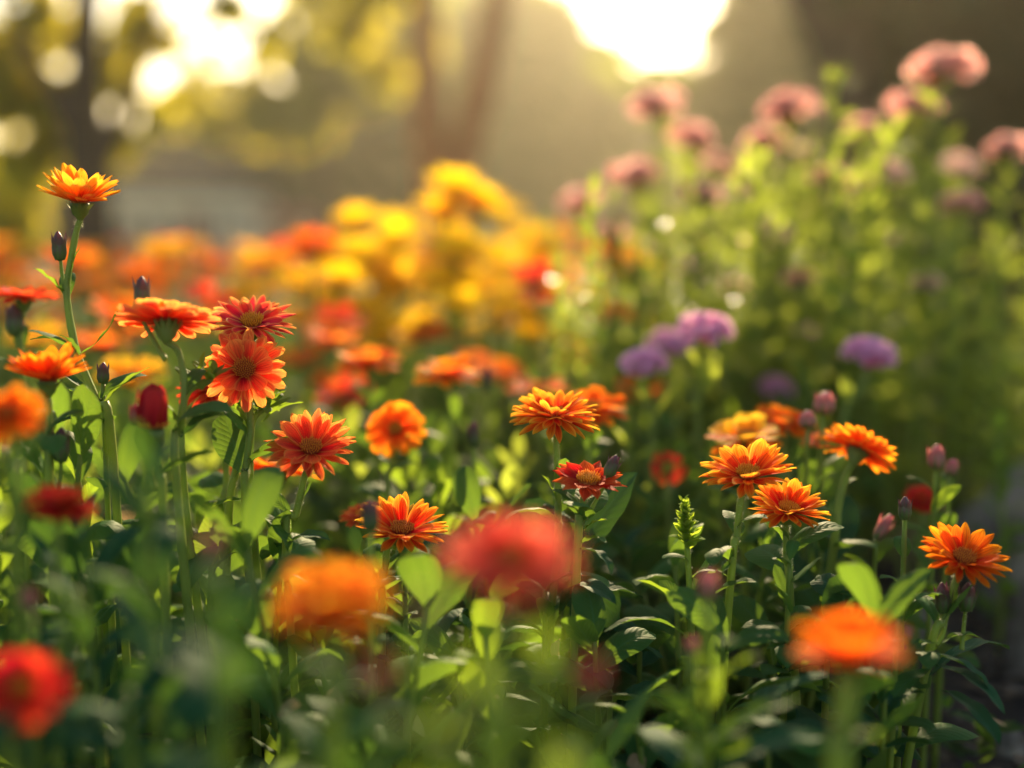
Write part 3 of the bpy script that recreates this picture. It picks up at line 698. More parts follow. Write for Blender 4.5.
# ================================================================== SHARP FLOWERS (focus plane about 0.9 m)
flower(80, 202, 88, .90, 'cup', 'amber', 4, 2, [(76, 232), (68, 275), (67, 300), (76, 350), (98, 405), (112, 450)],
       'tallest orange-yellow daisy, seen from the side, at the top left', buds=[(59, 246, 30, 14, 'purple', -4, 66, 296)],
       leaves=[(67, 298, 34, 268, -.01, 12, .05, 'y'), (68, 296, 80, 246, .0, 9, .05, 'g'), (78, 356, 120, 305, .01, 11, -.1, 'y'), (80, 360, 60, 335, -.02, 12, .1, 'g'), (100, 408, 150, 367, -.01, 17, .05, 'y'),
               (98, 405, 40, 372, .02, 16, .12, 'd'), (104, 420, 55, 425, -.02, 20, .1, 'd'), (76, 352, 30, 340, .02, 11, .1, 'd')], nl=5, Lr=(.03, .06), hair=500, basexy=None, cat='daisy')
flower(166, 322, 108, .86, 'rounded', 'coral', -19, -6, [(178, 352), (184, 385), (181, 430), (176, 480)], 'coral daisy seen from below beside a bud, left of the crimson-edged one',
       disc='rust', buds=[(142, 291, 30, 15, 'purple', 0, 166, 360)], leaves=[(183, 392, 205, 350, .02, 9, -.1, 'y'), (180, 440, 232, 416, -.01, 26, .15, 'd')], nl=5, cat='daisy')
flower(252, 324, 92, .93, 'daisy', 'crimson', 31, 3, [(250, 350), (246, 400), (236, 470), (228, 530)], 'crimson daisy with yellow petal edges directly above the large coral one', cat='daisy', nl=4)
flower(245, 370, 88, .90, 'rounded', 'coral', 60, 4, [(249, 395), (250, 430), (246, 470), (246, 515)], 'coral daisy facing the viewer with round rust centre', disc='rust',
       leaves=[(247, 425, 232, 402, -.01, 8, .05, 'y'), (248, 425, 262, 404, .0, 6, .05, 'y'), (247, 510, 290, 555, -.01, 30, .15, 'g'), (247, 500, 205, 515, .0, 20, .12, 'y'), (247, 520, 222, 560, -.03, 22, .1, 'y')], nl=5, hair=420, cat='daisy')
flower(212, 388, 74, .98, 'double', 'brick', 20, -12, [(222, 420), (226, 480), (222, 540)], 'red-orange daisy half hidden behind the large coral one', cat='daisy', nl=4)
flower(311, 450, 94, .90, 'fan', 'coral', 32, 6, [(305, 475), (296, 515), (286, 548)], 'full coral daisy with drooping lower petals right of the leafy sprig', disc='rust',
       leaves=[(286, 548, 330, 540, -.02, 22, .15, 'd'), (290, 545, 262, 560, .02, 26, .1, 'd')], nl=4, Lr=(.025, .05), hair=420, cat='daisy')
flower(280, 470, 84, 1.02, 'open', 'orange', -6, 8, [(270, 495), (266, 530), (262, 560)], 'orange daisy seen from behind under the full coral one', nl=4, sep=False, cat='daisy')
flower(232, 470, 44, 1.08, 'broad', 'orange', 5, -10, [(234, 500), (236, 540)], 'small orange bloom behind the two green stems', nl=4, sep=False, cat='flower')
flower(402, 532, 96, .90, 'fan', 'flame', 20, 4, [(388, 548), (385, 575), (382, 600)], 'orange daisy with yellow upper petals left of the large blurred red one', disc='rust',
       leaves=[(385, 580, 440, 590, -.02, 22, .15, 'd'), (384, 585, 340, 600, .0, 22, .12, 'g')], nl=5, Lr=(.02, .05), hair=200, cat='daisy')
flower(362, 515, 48, .99, 'daisy', 'coral', 15, -8, [(366, 540), (368, 575)], 'small peach daisy peeking out behind a dark bud', nl=3, cat='daisy')
flower(555, 417, 96, .94, 'double', 'flame', 14, -4, [(556, 445), (558, 480), (558, 520), (556, 560)], 'full pale orange daisy above the red star-shaped one', leaves=[(558, 515, 541, 474, .0, 15, .1, 'y')], nl=5, hair=380, cat='daisy')
flower(588, 481, 80, .90, 'star', 'brick', 20, 4, [(583, 500), (581, 525), (578, 545)], 'red star-shaped daisy with pointed petals and a purple bud', buds=[(612, 466, 24, 13, 'purple', 22, 585, 520)],
       leaves=[(584, 530, 608, 520, -.01, 9, .1, 'y'), (580, 545, 606, 543, -.02, 16, .15, 'g'), (578, 550, 612, 575, -.02, 22, .18, 'd')], nl=5, hair=300, cat='daisy')
flower(748, 476, 98, .90, 'fan', 'flame', 20, -3, [(741, 500), (737, 535), (731, 580)], 'full yellow-orange daisy, upper of the close pair on the right', hair=420,
       leaves=[(735, 560, 714, 590, -.01, 16, .1, 'g')], nl=5, cat='daisy')
flower(788, 511, 84, .91, 'fan', 'flame', 18, 5, [(786, 530), (787, 555), (790, 590)], 'coral daisy, lower of the close pair on the right', nl=5, hair=260, cat='daisy')
flower(963, 560, 94, .88, 'fan', 'orange', 30, 6, [(955, 585), (944, 620), (930, 652)], 'isolated bright orange daisy near the right edge above two dark buds', disc='rust', hair=380, r=(.0019, .0027),
       buds=[(943, 598, 32, 16, 'purple', -6, 936, 645), (967, 597, 30, 17, 'purple', 4, 962, 650)],
       leaves=[(935, 645, 905, 655, -.02, 12, .15, 'g'), (935, 650, 985, 640, .0, 13, .2, 'g'), (932, 655, 990, 690, -.02, 26, .12, 'd'), (932, 665, 1005, 715, -.03, 34, .12, 'd'), (930, 670, 880, 720, -.03, 30, .12, 'g'), (930, 675, 1010, 650, .08, 22, .1, 'd'), (940, 690, 1000, 745, -.05, 30, .1, 'd')], nl=6, Lr=(.03, .06), cat='daisy')
# nearer, blurred
flower(850, 658, 120, .58, 'glow', 'orange', 4, -2, [(847, 700), (843, 740), (838, 790)], 'blurred orange flower on a thick stem at the bottom right', nl=3, Lr=(.015, .03), sep=True, r=(.004, .005), hair=0, cat='flower', lmat=LEAFY)
flower(332, 604, 130, .52, 'double', 'flame', 22, -4, [(336, 650), (334, 700), (332, 760)], 'blurred orange flower left of the large blurred red one', nl=4, Lr=(.015, .03), r=(.002, .003), hair=0, cat='flower')
flower(512, 560, 146, .48, 'rounded', 'rose', 24, 2, [(500, 620), (498, 680), (500, 740)], 'large blurred coral red flower at the bottom centre', nl=2, Lr=(.012, .02), r=(.002, .003), hair=0, cat='flower', disc='rust')
flower(60, 505, 76, .68, 'dome', 'red', -4, 3, [(58, 540), (58, 600), (60, 660)], 'domed dark red flower at the left above dark leaves', nl=4, Lr=(.02, .045), hair=0, cat='flower', lmat=LEAFD, disc='rust')
flower(22, 690, 98, .55, 'soft', 'red', 34, 4, [(16, 740), (14, 790)], 'blurred red flower in the bottom left corner', nl=2, Lr=(.02, .03), hair=0, cat='flower', lmat=LEAFD)
flower(8, 416, 76, .65, 'soft', 'orange', 30, 0, [(14, 470), (16, 530)], 'blurred orange flower cut by the left edge at mid height', nl=3, hair=0, cat='flower', lmat=LEAFD, disc='rust')
flower(48, 380, 88, .84, 'cup', 'orange', 0, 2, [(49, 410), (48, 445), (49, 485)], 'orange cup-shaped daisy seen from the side at the left', buds=[(61, 445, 36, 17, 'purple', 3, 55, 500)], nl=5, hair=240, cat='daisy', disc='rust')
flower(24, 298, 70, 1.04, 'daisy', 'brick', 0, 3, [(20, 330), (22, 380), (24, 430)], 'red-orange flower at the left edge behind a dark bud', buds=[(15, 320, 34, 17, 'purple', -3, 24, 370)], nl=6, hair=0, cat='daisy', sep=False)
flower(153, 426, 46, .82, 'closed', 'wine', 0, 2, [(156, 445), (160, 480), (163, 520)], 'closed dark red bloom like a ball on a thick stem', buds=[(136, 414, 22, 14, 'red', -6, 156, 490)], nl=4, Lr=(.03, .05), hair=0, cat='flower', lmat=LEAF)
# further, softly blurred
flower(396, 430, 66, 1.10, 'ruffle', 'orange', 48, -4, [(392, 465), (388, 510)], 'orange flower with broad rounded petals facing the viewer', nl=6, sep=True, hair=0, cat='flower')
flower(449, 374, 76, 1.22, 'ruffle', 'flame', 8, 2, [(450, 410), (452, 470)], 'orange flower with drooping petals left of a slim dark bud', nl=7, hair=0, cat='flower', buds=[(487, 380, 26, 9, 'purple', 0, 470, 450)])
flower(368, 362, 76, 1.3, 'ruffle', 'flame', 6, -3, [(370, 400), (374, 450)], 'softly blurred orange flower right of the crimson daisy', nl=7, hair=0, cat='flower', sep=False)
flower(594, 408, 74, 1.14, 'ruffle', 'orange', 10, 6, [(592, 440), (588, 500)], 'broad-petalled orange flower just behind the full pale orange daisy', nl=7, hair=0, cat='flower')
flower(537, 389, 66, 1.38, 'ten', 'coral', 8, 0, [(538, 420), (540, 470)], 'softly blurred coral flower behind the full pale orange daisy', nl=7, hair=0, cat='flower', sep=False)
flower(470, 363, 60, 1.55, 'ten', 'coral', 8, 0, [(470, 400), (470, 440)], 'faint coral flower behind the drooping orange one', nl=7, hair=0, cat='flower', sep=False)
flower(332, 380, 50, 1.6, 'ten', 'orange', 8, 0, [(334, 410), (334, 440)], 'small blurred orange flower above the full coral daisy', nl=7, hair=0, cat='flower', sep=False)
flower(746, 438, 84, 1.08, 'ruffle', 'orange', 14, -6, [(748, 480), (744, 540)], 'orange flower directly behind the upper of the close pair', nl=6, hair=0, cat='flower', col2='gold')
flower(784, 424, 72, 1.14, 'ruffle', 'orange', 12, 4, [(786, 460), (790, 520)], 'orange flower under the two round pink buds', nl=6, hair=0, cat='flower')
flower(858, 450, 84, 1.02, 'double', 'orange', -24, 24, [(846, 478), (838, 510), (832, 560)], 'bright orange flower turned away on a pale stem, right of the pink buds', nl=5, hair=0, cat='flower', r=(.0026, .003))
flower(820, 440, 44, 1.10, 'ten', 'coral', 10, -10, [(820, 470), (818, 530)], 'small coral flower squeezed between two orange ones', nl=4, hair=0, cat='flower', sep=False)
flower(668, 468, 40, 1.2, 'broad', 'brick', 60, 0, [(668, 500), (668, 550)], 'small red-orange flower with green centre', nl=7, hair=0, cat='flower', disc='green')
flower(922, 500, 40, 1.16, 'dome', 'red', 20, 0, [(922, 530), (920, 580)], 'small red flower at the right against dark soil', nl=5, hair=0, cat='flower', disc='rust')

# ------------------------------------------------------------------ buds and leafy shoots
def sprout(px, py, d, label):
    top = at(px, py, d); b = Vector((top.x + .015, top.y, 0)); root = plant('leafy_sprout', label, 'plant', b); T = top - b
    P = [T, at(px + 6, py + 90, d) - b, Vector((0, 0, 0))]; stem(root, P, .0012, .0026, 200)
    sp = spline(P, 10)
    for k in range(58):
        t = (k / 58) ** .9 * .34; j = t * (len(sp) - 1); i = int(j); p = sp[i].lerp(sp[i + 1], j - i); f = k / 58
        link('leaf', leaf_mesh(k % 7, LEAFT), root, leafM(p, 2.4 * k, R(82 - 30 * f + U(-8, 8)), .009 + .007 * f, U(-.3, .3), 1.0))
    stem_leaves(root, P, 9, (.025, .06), LEAF, .40, .9, (10, 45))
    return root
r_ = sprout(684, 506, .9, 'bright green sprout of tight upright leaves below the small red-orange flower')
for k, lf in enumerate([(686, 622, 634, 580, -.02, 20, .12, 'y'), (690, 640, 602, 633, -.03, 17, .16, 'g'), (705, 606, 757, 582, -.02, 24, .12, 'g'), (690, 600, 728, 548, .01, 18, .1, 'd')]):
    b = r_.location; MB().add(leaf_between(at(lf[0], lf[1], .9) - b, at(lf[2], lf[3], .9 + lf[4]) - b, lf[5] / FPX * .9, lf[6], .1, k)).build('leaf', MT[lf[7]], r_)
shoot(905, 520, .90, 8, (.02, .05), 'slim bud on a straight stem left of the isolated orange daisy', (24, 13, 'purple', -2), t0=.12, t1=.8, hair=120)
shoot(103, 384, .9, 5, (.015, .03), 'small dark bud between the left leaves', (22, 12, 'purple', 3), t0=.1, t1=.4)
shoot(474, 448, 1.08, 12, (.025, .05), 'slim purple bud left of the full pale orange daisy', (28, 11, 'purple', -2), t0=.15, t1=.9, mat=LEAFY)
shoot(823, 415, 1.08, 9, (.03, .05), 'larger of two round pink buds among the orange flowers', (24, 21, 'pink', 6), t0=.25, t1=.9)
shoot(808, 428, 1.06, 7, (.03, .05), 'smaller of two round pink buds among the orange flowers', (18, 17, 'pink', -3), t0=.25, t1=.9)
shoot(936, 470, 1.04, 12, (.03, .055), 'pink bud with green leaves left of the grey rock', (26, 17, 'pink', 0), t0=.1, t1=.7, mat=LEAFY)
shoot(950, 476, 1.07, 6, (.03, .05), 'tiny pink bud beside the grey rock', (18, 12, 'pink', 10), t0=.1, t1=.8)
shoot(876, 540, 1.0, 10, (.03, .05), 'slanting pink bud left of the small red flower', (30, 12, 'pink', 28), t0=.1, t1=.9, mat=LEAFY)
shoot(898, 618, .86, 8, (.02, .045), 'short dark bud low beside the isolated orange daisy', (20, 9, 'purple', 0), t0=.1, t1=.8)
shoot(370, 532, .76, 5, (.02, .04), 'blurred purple bud in front of the small peach daisy', (34, 17, 'purple', 0), t0=.3, t1=.9)
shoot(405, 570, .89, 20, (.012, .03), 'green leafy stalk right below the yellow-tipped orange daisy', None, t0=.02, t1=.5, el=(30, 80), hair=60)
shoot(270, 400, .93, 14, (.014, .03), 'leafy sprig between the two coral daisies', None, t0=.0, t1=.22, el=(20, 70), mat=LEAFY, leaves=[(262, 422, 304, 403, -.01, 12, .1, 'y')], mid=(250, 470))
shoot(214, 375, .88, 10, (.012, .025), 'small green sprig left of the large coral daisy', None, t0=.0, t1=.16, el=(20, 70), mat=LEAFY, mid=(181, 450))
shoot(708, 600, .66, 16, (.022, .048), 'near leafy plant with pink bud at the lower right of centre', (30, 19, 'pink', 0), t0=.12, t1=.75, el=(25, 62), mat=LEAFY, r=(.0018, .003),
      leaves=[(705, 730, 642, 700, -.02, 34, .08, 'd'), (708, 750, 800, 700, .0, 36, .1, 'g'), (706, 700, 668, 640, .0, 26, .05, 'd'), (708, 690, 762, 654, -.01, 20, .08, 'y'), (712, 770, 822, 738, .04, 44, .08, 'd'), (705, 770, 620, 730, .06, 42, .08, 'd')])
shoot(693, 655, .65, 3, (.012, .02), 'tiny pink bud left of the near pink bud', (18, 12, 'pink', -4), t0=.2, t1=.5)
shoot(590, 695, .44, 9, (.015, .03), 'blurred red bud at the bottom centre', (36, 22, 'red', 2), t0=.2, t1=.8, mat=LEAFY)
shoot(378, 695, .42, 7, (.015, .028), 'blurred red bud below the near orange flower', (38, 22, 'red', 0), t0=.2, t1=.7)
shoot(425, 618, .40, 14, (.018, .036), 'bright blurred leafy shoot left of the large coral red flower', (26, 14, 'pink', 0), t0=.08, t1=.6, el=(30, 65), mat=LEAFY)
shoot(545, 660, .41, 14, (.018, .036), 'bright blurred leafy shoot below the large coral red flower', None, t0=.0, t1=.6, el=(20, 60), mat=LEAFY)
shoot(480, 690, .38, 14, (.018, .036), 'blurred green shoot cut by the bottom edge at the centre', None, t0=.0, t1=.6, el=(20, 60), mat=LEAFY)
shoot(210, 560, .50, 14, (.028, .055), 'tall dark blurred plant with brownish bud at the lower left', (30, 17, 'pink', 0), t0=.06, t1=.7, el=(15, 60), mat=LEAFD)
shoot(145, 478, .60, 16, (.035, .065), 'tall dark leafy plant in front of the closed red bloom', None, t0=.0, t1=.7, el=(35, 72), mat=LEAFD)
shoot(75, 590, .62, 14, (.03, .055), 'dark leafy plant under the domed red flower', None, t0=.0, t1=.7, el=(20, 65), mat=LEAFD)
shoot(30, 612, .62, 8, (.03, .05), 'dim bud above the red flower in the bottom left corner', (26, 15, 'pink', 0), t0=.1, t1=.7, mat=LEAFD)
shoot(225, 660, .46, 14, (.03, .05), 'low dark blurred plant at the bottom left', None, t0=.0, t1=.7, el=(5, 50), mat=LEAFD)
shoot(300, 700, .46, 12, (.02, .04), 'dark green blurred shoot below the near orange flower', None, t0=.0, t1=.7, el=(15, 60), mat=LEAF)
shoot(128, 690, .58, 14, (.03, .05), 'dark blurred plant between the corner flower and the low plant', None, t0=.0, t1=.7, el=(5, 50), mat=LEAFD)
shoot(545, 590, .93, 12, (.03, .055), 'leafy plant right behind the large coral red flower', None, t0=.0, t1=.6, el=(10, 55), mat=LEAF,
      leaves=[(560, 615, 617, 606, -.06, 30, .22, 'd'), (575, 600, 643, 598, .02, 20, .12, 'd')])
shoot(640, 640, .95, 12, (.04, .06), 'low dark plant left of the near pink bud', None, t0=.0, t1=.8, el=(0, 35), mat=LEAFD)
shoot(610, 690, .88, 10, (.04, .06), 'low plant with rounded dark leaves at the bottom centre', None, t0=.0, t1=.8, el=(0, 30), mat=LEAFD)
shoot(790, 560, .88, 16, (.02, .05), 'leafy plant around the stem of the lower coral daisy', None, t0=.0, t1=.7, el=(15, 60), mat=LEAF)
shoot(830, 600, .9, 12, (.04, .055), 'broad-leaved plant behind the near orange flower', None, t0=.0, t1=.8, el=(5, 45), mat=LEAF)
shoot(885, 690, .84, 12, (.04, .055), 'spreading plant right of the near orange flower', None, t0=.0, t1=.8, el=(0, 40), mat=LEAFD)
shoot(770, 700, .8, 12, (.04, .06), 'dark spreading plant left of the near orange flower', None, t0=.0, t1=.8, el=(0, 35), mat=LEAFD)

# purple heads on pale stems
def floret_head(Rr, col, detail=110, name='flower_head'):
    mb = MB(); mb.add(lathe([(.10 * Rr, -.35 * Rr), (.3 * Rr, -.2 * Rr), (.4 * Rr, 0), (.38 * Rr, .15 * Rr), (.2 * Rr, .3 * Rr), (.01, .33 * Rr)], 12))
    cl = [(Vector((U(-.3, .3), U(-.3, .3), U(-.05, .12))), U(.45, .8)) for _ in range(6)]
    for k in range(detail):
        o_, sr = cl[k % 6]; th = math.acos(1 - U(0, 1.25)); a = U(0, 6.283)
        n = Vector((math.sin(th) * math.cos(a), math.sin(th) * math.sin(a), math.cos(th))); c = (o_ + Vector((n.x, n.y, n.z * .75)) * sr) * Rr
        X = n.orthogonal().normalized(); q = U(0, 6); s = Rr * U(.16, .24)
        for j in range(5):
            aa = q + j * 1.2566; dd = Quaternion(n, aa) @ X; e = n.cross(dd)
            M = Matrix.Translation(c) @ Matrix(((e.x, dd.x, n.x, 0), (e.y, dd.y, n.y, 0), (e.z, dd.z, n.z, 0), (0, 0, 0, 1))) @ Matrix.Rotation(R(22), 4, 'X') @ Matrix.Diagonal((s * .75, s, s, 1))
            mb.add(PT['lo'][j % 4], M)
    return mb.mesh(name, PM[col])
FH = {c: [floret_head(1, c) for _ in range(3)] for c in ('mauve', 'pink', 'blush')}
def umbel(px, py, w, d, col, pts, label, nl=14, Lr=(.03, .05), mat=None, tilt=8, lean=0, group=None, t0=.08, t1=.8, el=(25, 70), r=(.0018, .003)):
    Rr = w / 2 / FPX * d; c = at(px, py, d); last = at(*pts[-1], d) if pts else c
    b = Vector((last.x + U(-.03, .03), last.y + U(-.02, .03), 0)); root = plant('tall_flower', label, 'flower', b, group)
    P = [c - b - Vector((0, 0, .3 * Rr))] + [at(*q, d) - b for q in pts] + [Vector((0, 0, 0))]
    if len(P) == 2: P.insert(1, P[0].lerp(P[1], .5) + Vector((U(-.01, .01), 0, 0)))
    stem(root, P, r[0], r[1])
    h = link('flower_head', FH[col][rnd.randrange(3)], root, headM(c - b, tilt, lean, U(0, 6)) @ Matrix.Scale(Rr, 4))
    mb = MB(); stem_leaves(root, P, nl, Lr, None, t0, t1, el, False, mb); mb.build('foliage', mat or LEAFB, root)
    return root
umbel(706, 333, 60, 1.34, 'mauve', [(700, 380), (698, 440)], 'mauve flower at the top of the group of three', nl=18)
umbel(647, 367, 54, 1.32, 'mauve', [(650, 400), (652, 460)], 'mauve flower lowest and leftmost of the group of three', nl=16)
umbel(671, 346, 50, 1.5, 'mauve', [(672, 390), (674, 450)], 'paler mauve flower in the middle of the group of three', nl=16)
umbel(870, 358, 58, 1.34, 'mauve', [(858, 395), (842, 440)], 'single mauve flower on a slanting bare stem at the right', nl=6, t0=.5, t1=.9, tilt=6, lean=10)
umbel(775, 391, 40, 1.62, 'mauve', [(776, 430)], 'small mauve flower above the orange blooms on the right', nl=10, t0=.3)
umbel(690, 275, 42, 1.95, 'mauve', [(690, 330)], 'faint mauve flower above the group of three', nl=18)
umbel(824, 335, 32, 2.1, 'mauve', [(824, 380)], 'tiny dim mauve flower left of the single slanting one', nl=12)
PK = [(735, 290, 34, 1.75, 'blush', 'blush flower head just above the mauve group of three'), (800, 280, 34, 1.75, 'pink', 'pink flower head low in the front of the bush'), (925, 285, 32, 1.75, 'blush', 'blush flower head low at the right front of the bush'), (830, 180, 44, 1.8, 'pink', 'pink flower head right of the bush centre in front'), (700, 195, 44, 1.8, 'pink', 'pink flower head left of the bush centre in front'), (610, 235, 40, 1.85, 'pink', 'pink flower head below the leftmost ones'),
      (700, 245, 34, 2.2, 'pink', 'small pink flower head left of the pale blush one in the bush'), (905, 245, 34, 2.1, 'blush', 'small blush flower head in the right middle of the bush'), (610, 262, 28, 2.4, 'blush', 'small blush flower head low on the left flank of the bush'),
      (942, 72, 74, 1.75, 'pink', 'highest pink flower head near the upper right corner'), (914, 108, 58, 1.85, 'pink', 'pink flower head just under the highest one'),
      (786, 112, 62, 1.95, 'pink', 'large pink flower head above the centre of the bush'), (768, 142, 50, 2.05, 'pink', 'pink flower head tucked under the large central one'),
      (655, 107, 56, 2.0, 'pink', 'pink flower head at the upper left of the bush'), (692, 140, 50, 2.0, 'pink', 'pink flower head right of the upper left one'),
      (636, 177, 56, 1.95, 'pink', 'pink flower head at the left side of the bush'), (582, 204, 48, 2.2, 'pink', 'leftmost pink flower head beside the yellow flowers'),
      (864, 131, 42, 2.05, 'pink', 'small pink flower head between the centre and the highest one'), (880, 178, 56, 1.8, 'blush', 'pale pink flower head below the small one'),
      (1008, 150, 48, 1.75, 'pink', 'deep pink flower head at the right edge'), (962, 205, 46, 1.85, 'pink', 'pink flower head in the shade at the right'), (960, 168, 38, 2.3, 'blush', 'dim pink flower head behind the shaded one'),
      (770, 238, 50, 1.8, 'blush', 'pale blush flower head low in the middle of the bush'), (746, 190, 36, 2.3, 'blush', 'small blush flower head in the middle of the bush'), (820, 205, 34, 2.4, 'blush', 'faint blush flower head right of the middle'),
      (718, 165, 36, 2.5, 'pink', 'faint pink flower head behind the left side of the bush'), (845, 265, 32, 2.3, 'blush', 'faint blush flower head low in the right of the bush'), (524, 262, 30, 2.5, 'blush', 'blush flower head among the yellow flowers'),
      (524, 318, 34, 2.0, 'blush', 'dusky blush flower head at the lower edge of the yellow flowers'), (655, 250, 30, 2.6, 'blush', 'faint blush flower head left in the bush'), (800, 155, 32, 2.4, 'blush', 'faint blush flower head right behind the large central one'), (828, 250, 30, 2.5, 'pink', 'faint pink spot of a flower low in the bush')]
for x, y, w_, d, c, lb in PK: umbel(x, y, w_, d, c, [(x + U(-8, 8), y + 60)], lb, nl=30, Lr=(.025, .06), tilt=U(-8, 8), lean=U(-14, 14), group='pink flower heads of the tall bush', t0=.06, t1=.75)

# green tall stems of the bush
def bush_proto(h, nl, mat, seed, Lr=(.032, .07)):
    root = plant('tall_leafy_stem', 'tall stem of bright green leaves in the pink-flowered bush', 'plant', Vector((0, 0, 0)), 'leafy stems of the tall bush')
    P = [Vector((U(-.03, .03), U(-.03, .03), h)), Vector((U(-.015, .015), 0, h * .5)), Vector((0, 0, 0))]
    stem(root, P, .0012, .003); mb = MB(); stem_leaves(root, P, nl, Lr, None, 0, .85, (5, 65), False, mb)
    mb.build('foliage', mat, root); index_kids(root); return root
BP = [bush_proto(.5, 44, LEAFB, 1), bush_proto(.54, 50, LEAFB, 2), bush_proto(.44, 40, LEAFB, 3)]
used = [False] * 3
def top_of_bush(px):
    pts = [(520, 330), (560, 240), (600, 200), (660, 150), (740, 150), (800, 110), (850, 120), (930, 110), (1000, 170), (1100, 170)]
    for (a, b), (c, d) in zip(pts, pts[1:]):
        if a <= px <= c: return b + (d - b) * (px - a) / (c - a)
    return 300
k = 0
for _ in range(150):
    px = U(545, 1090); d = U(1.55, 2.7); yt = top_of_bush(px) + U(10, 150)
    if px > 880 and rnd.random() < .6: continue
    t = at(px, yt, d); j = rnd.randrange(3)
    if not used[j]: o = BP[j]; used[j] = True
    else: o = copy_tree(BP[j])
    o.location = (t.x, t.y, 0); s = t.z / (.5, .54, .44)[j]; o.scale = (min(1.25, s), min(1.25, s), s); o.rotation_euler = (U(-.16, .16), U(-.16, .16), U(0, 6.28))
umbel(834, 86, 10, 1.75, 'blush', [(833, 130)], 'tall green shoot tip rising left of the highest pink head', nl=30, Lr=(.012, .05), t0=.0, t1=.6)

# ------------------------------------------------------------------ blurred flower masses
def bloom_proto(form, col, disc, label, cat, group, Rr=.03, H=.33, name='daisy_plant'):
    root = plant(name, label, cat, Vector((0, 0, 0)), group); P = [Vector((0, 0, H - .4 * Rr)), Vector((.006, 0, H * .5)), Vector((0, 0, 0))]
    stem(root, P, .0018, .0028)
    head(root, Vector((0, 0, H)), Rr, form, col, 14, 4, disc, False, None, False)
    mb = MB(); stem_leaves(root, P, 14, (.025, .055), None, .2, .9, (15, 60), False, mb); mb.build('foliage', LEAF, root); index_kids(root)
    return root
OG = 'blurred orange flowers of the far band'; YG = 'tall yellow flowers in the centre'
OP = [bloom_proto('lit', c, 'rust', 'blurred %s bloom in the far band of orange flowers' % n, 'flower', OG, .036) for c, n in (('orange', 'deep orange'), ('flame', 'fiery orange'), ('gold', 'golden orange'), ('brick', 'red-orange'))]
YP = [bloom_proto(fm, 'yellow', 'gold', 'blurred golden yellow bloom standing in the central yellow clump', 'flower', YG, rr, .4, 'yellow_flower') for fm, rr in (('glow', .043), ('lit', .043))]
first = {}
def place(proto, px, py, d, H, label=None):
    t = at(px, py, d)
    if proto.name not in first: first[proto.name] = 1; o = proto
    else: o = copy_tree(proto)
    if label: o['label'] = label
    s = max(.5, t.z) / H if t.z > .12 else .4
    s = t.z / H; q = (s + 1) / 2 if s < 1.6 else s
    o.location = (t.x, t.y, 0); o.scale = (q, q, s); o.rotation_euler = (U(-.12, .12), U(-.12, .12), U(-1.2, 1.2)); return o
for _ in range(265):
    px = U(-60, 640); d = 1.7 + 3.0 * U(0, 1) ** .8
    lo, hi = 246, 246 + 150 / (d / 1.3) ** 1.2
    py = U(lo, hi); 
    if px > 330 and px < 560 and py < 330 and d < 2.9: continue
    w_ = [.36, .36, .24, .04] if py < 285 else [.2, .35, .42, .03]
    place(rnd.choices(OP, w_)[0], px, py, d, .33)
YL = [(360, 228), (381, 246), (430, 195), (419, 222), (447, 212), (466, 212), (485, 203), (400, 262), (345, 256), (350, 280), (440, 250), (500, 232), (465, 255), (492, 272), (452, 292), (523, 240), (375, 275), (418, 285),
      (402, 300), (510, 292), (470, 305), (535, 300), (428, 240), (475, 232), (330, 285), (310, 292), (385, 320), (500, 255), (480, 330), (430, 325), (560, 262), (545, 330), (515, 345), (555, 365), (575, 300), (290, 280), (270, 265), (250, 290), (350, 305), (460, 275)]
YL += [(U(335, 560), U(258, 345)) for _ in range(46)]
YLAB = {0: 'blurred yellow bloom at the upper left of the yellow clump', 2: 'topmost yellow bloom in front of the double tree trunk', 6: 'second tallest yellow bloom right of the topmost one'}
for i, (x, y) in enumerate(YL): place(YP[i % 2], x + U(-4, 4), y + U(-3, 3), U(1.85, 2.6), .4, YLAB.get(i))
for i, (x, y, d) in enumerate([(540, 236, 2.6), (560, 246, 3.0), (322, 322, 1.7), (285, 318, 1.9), (352, 338, 1.7), (130, 330, 1.7), (170, 252, 2.4), (215, 250, 2.6), (100, 262, 2.2), (60, 285, 2.3), (300, 255, 2.5), (250, 262, 2.3), (95, 318, 1.45), (75, 345, 1.5), (338, 392, 1.45), (118, 372, 1.35), (420, 335, 1.8), (300, 360, 1.7), (560, 362, 1.8), (440, 335, 1.9), (620, 392, 1.5), (330, 340, 1.6), (210, 300, 1.7), (20, 340, 1.5), (505, 372, 1.6)]):
    place(OP[(0, 1, 3, 2)[i % 4]], x, y, d, .33)

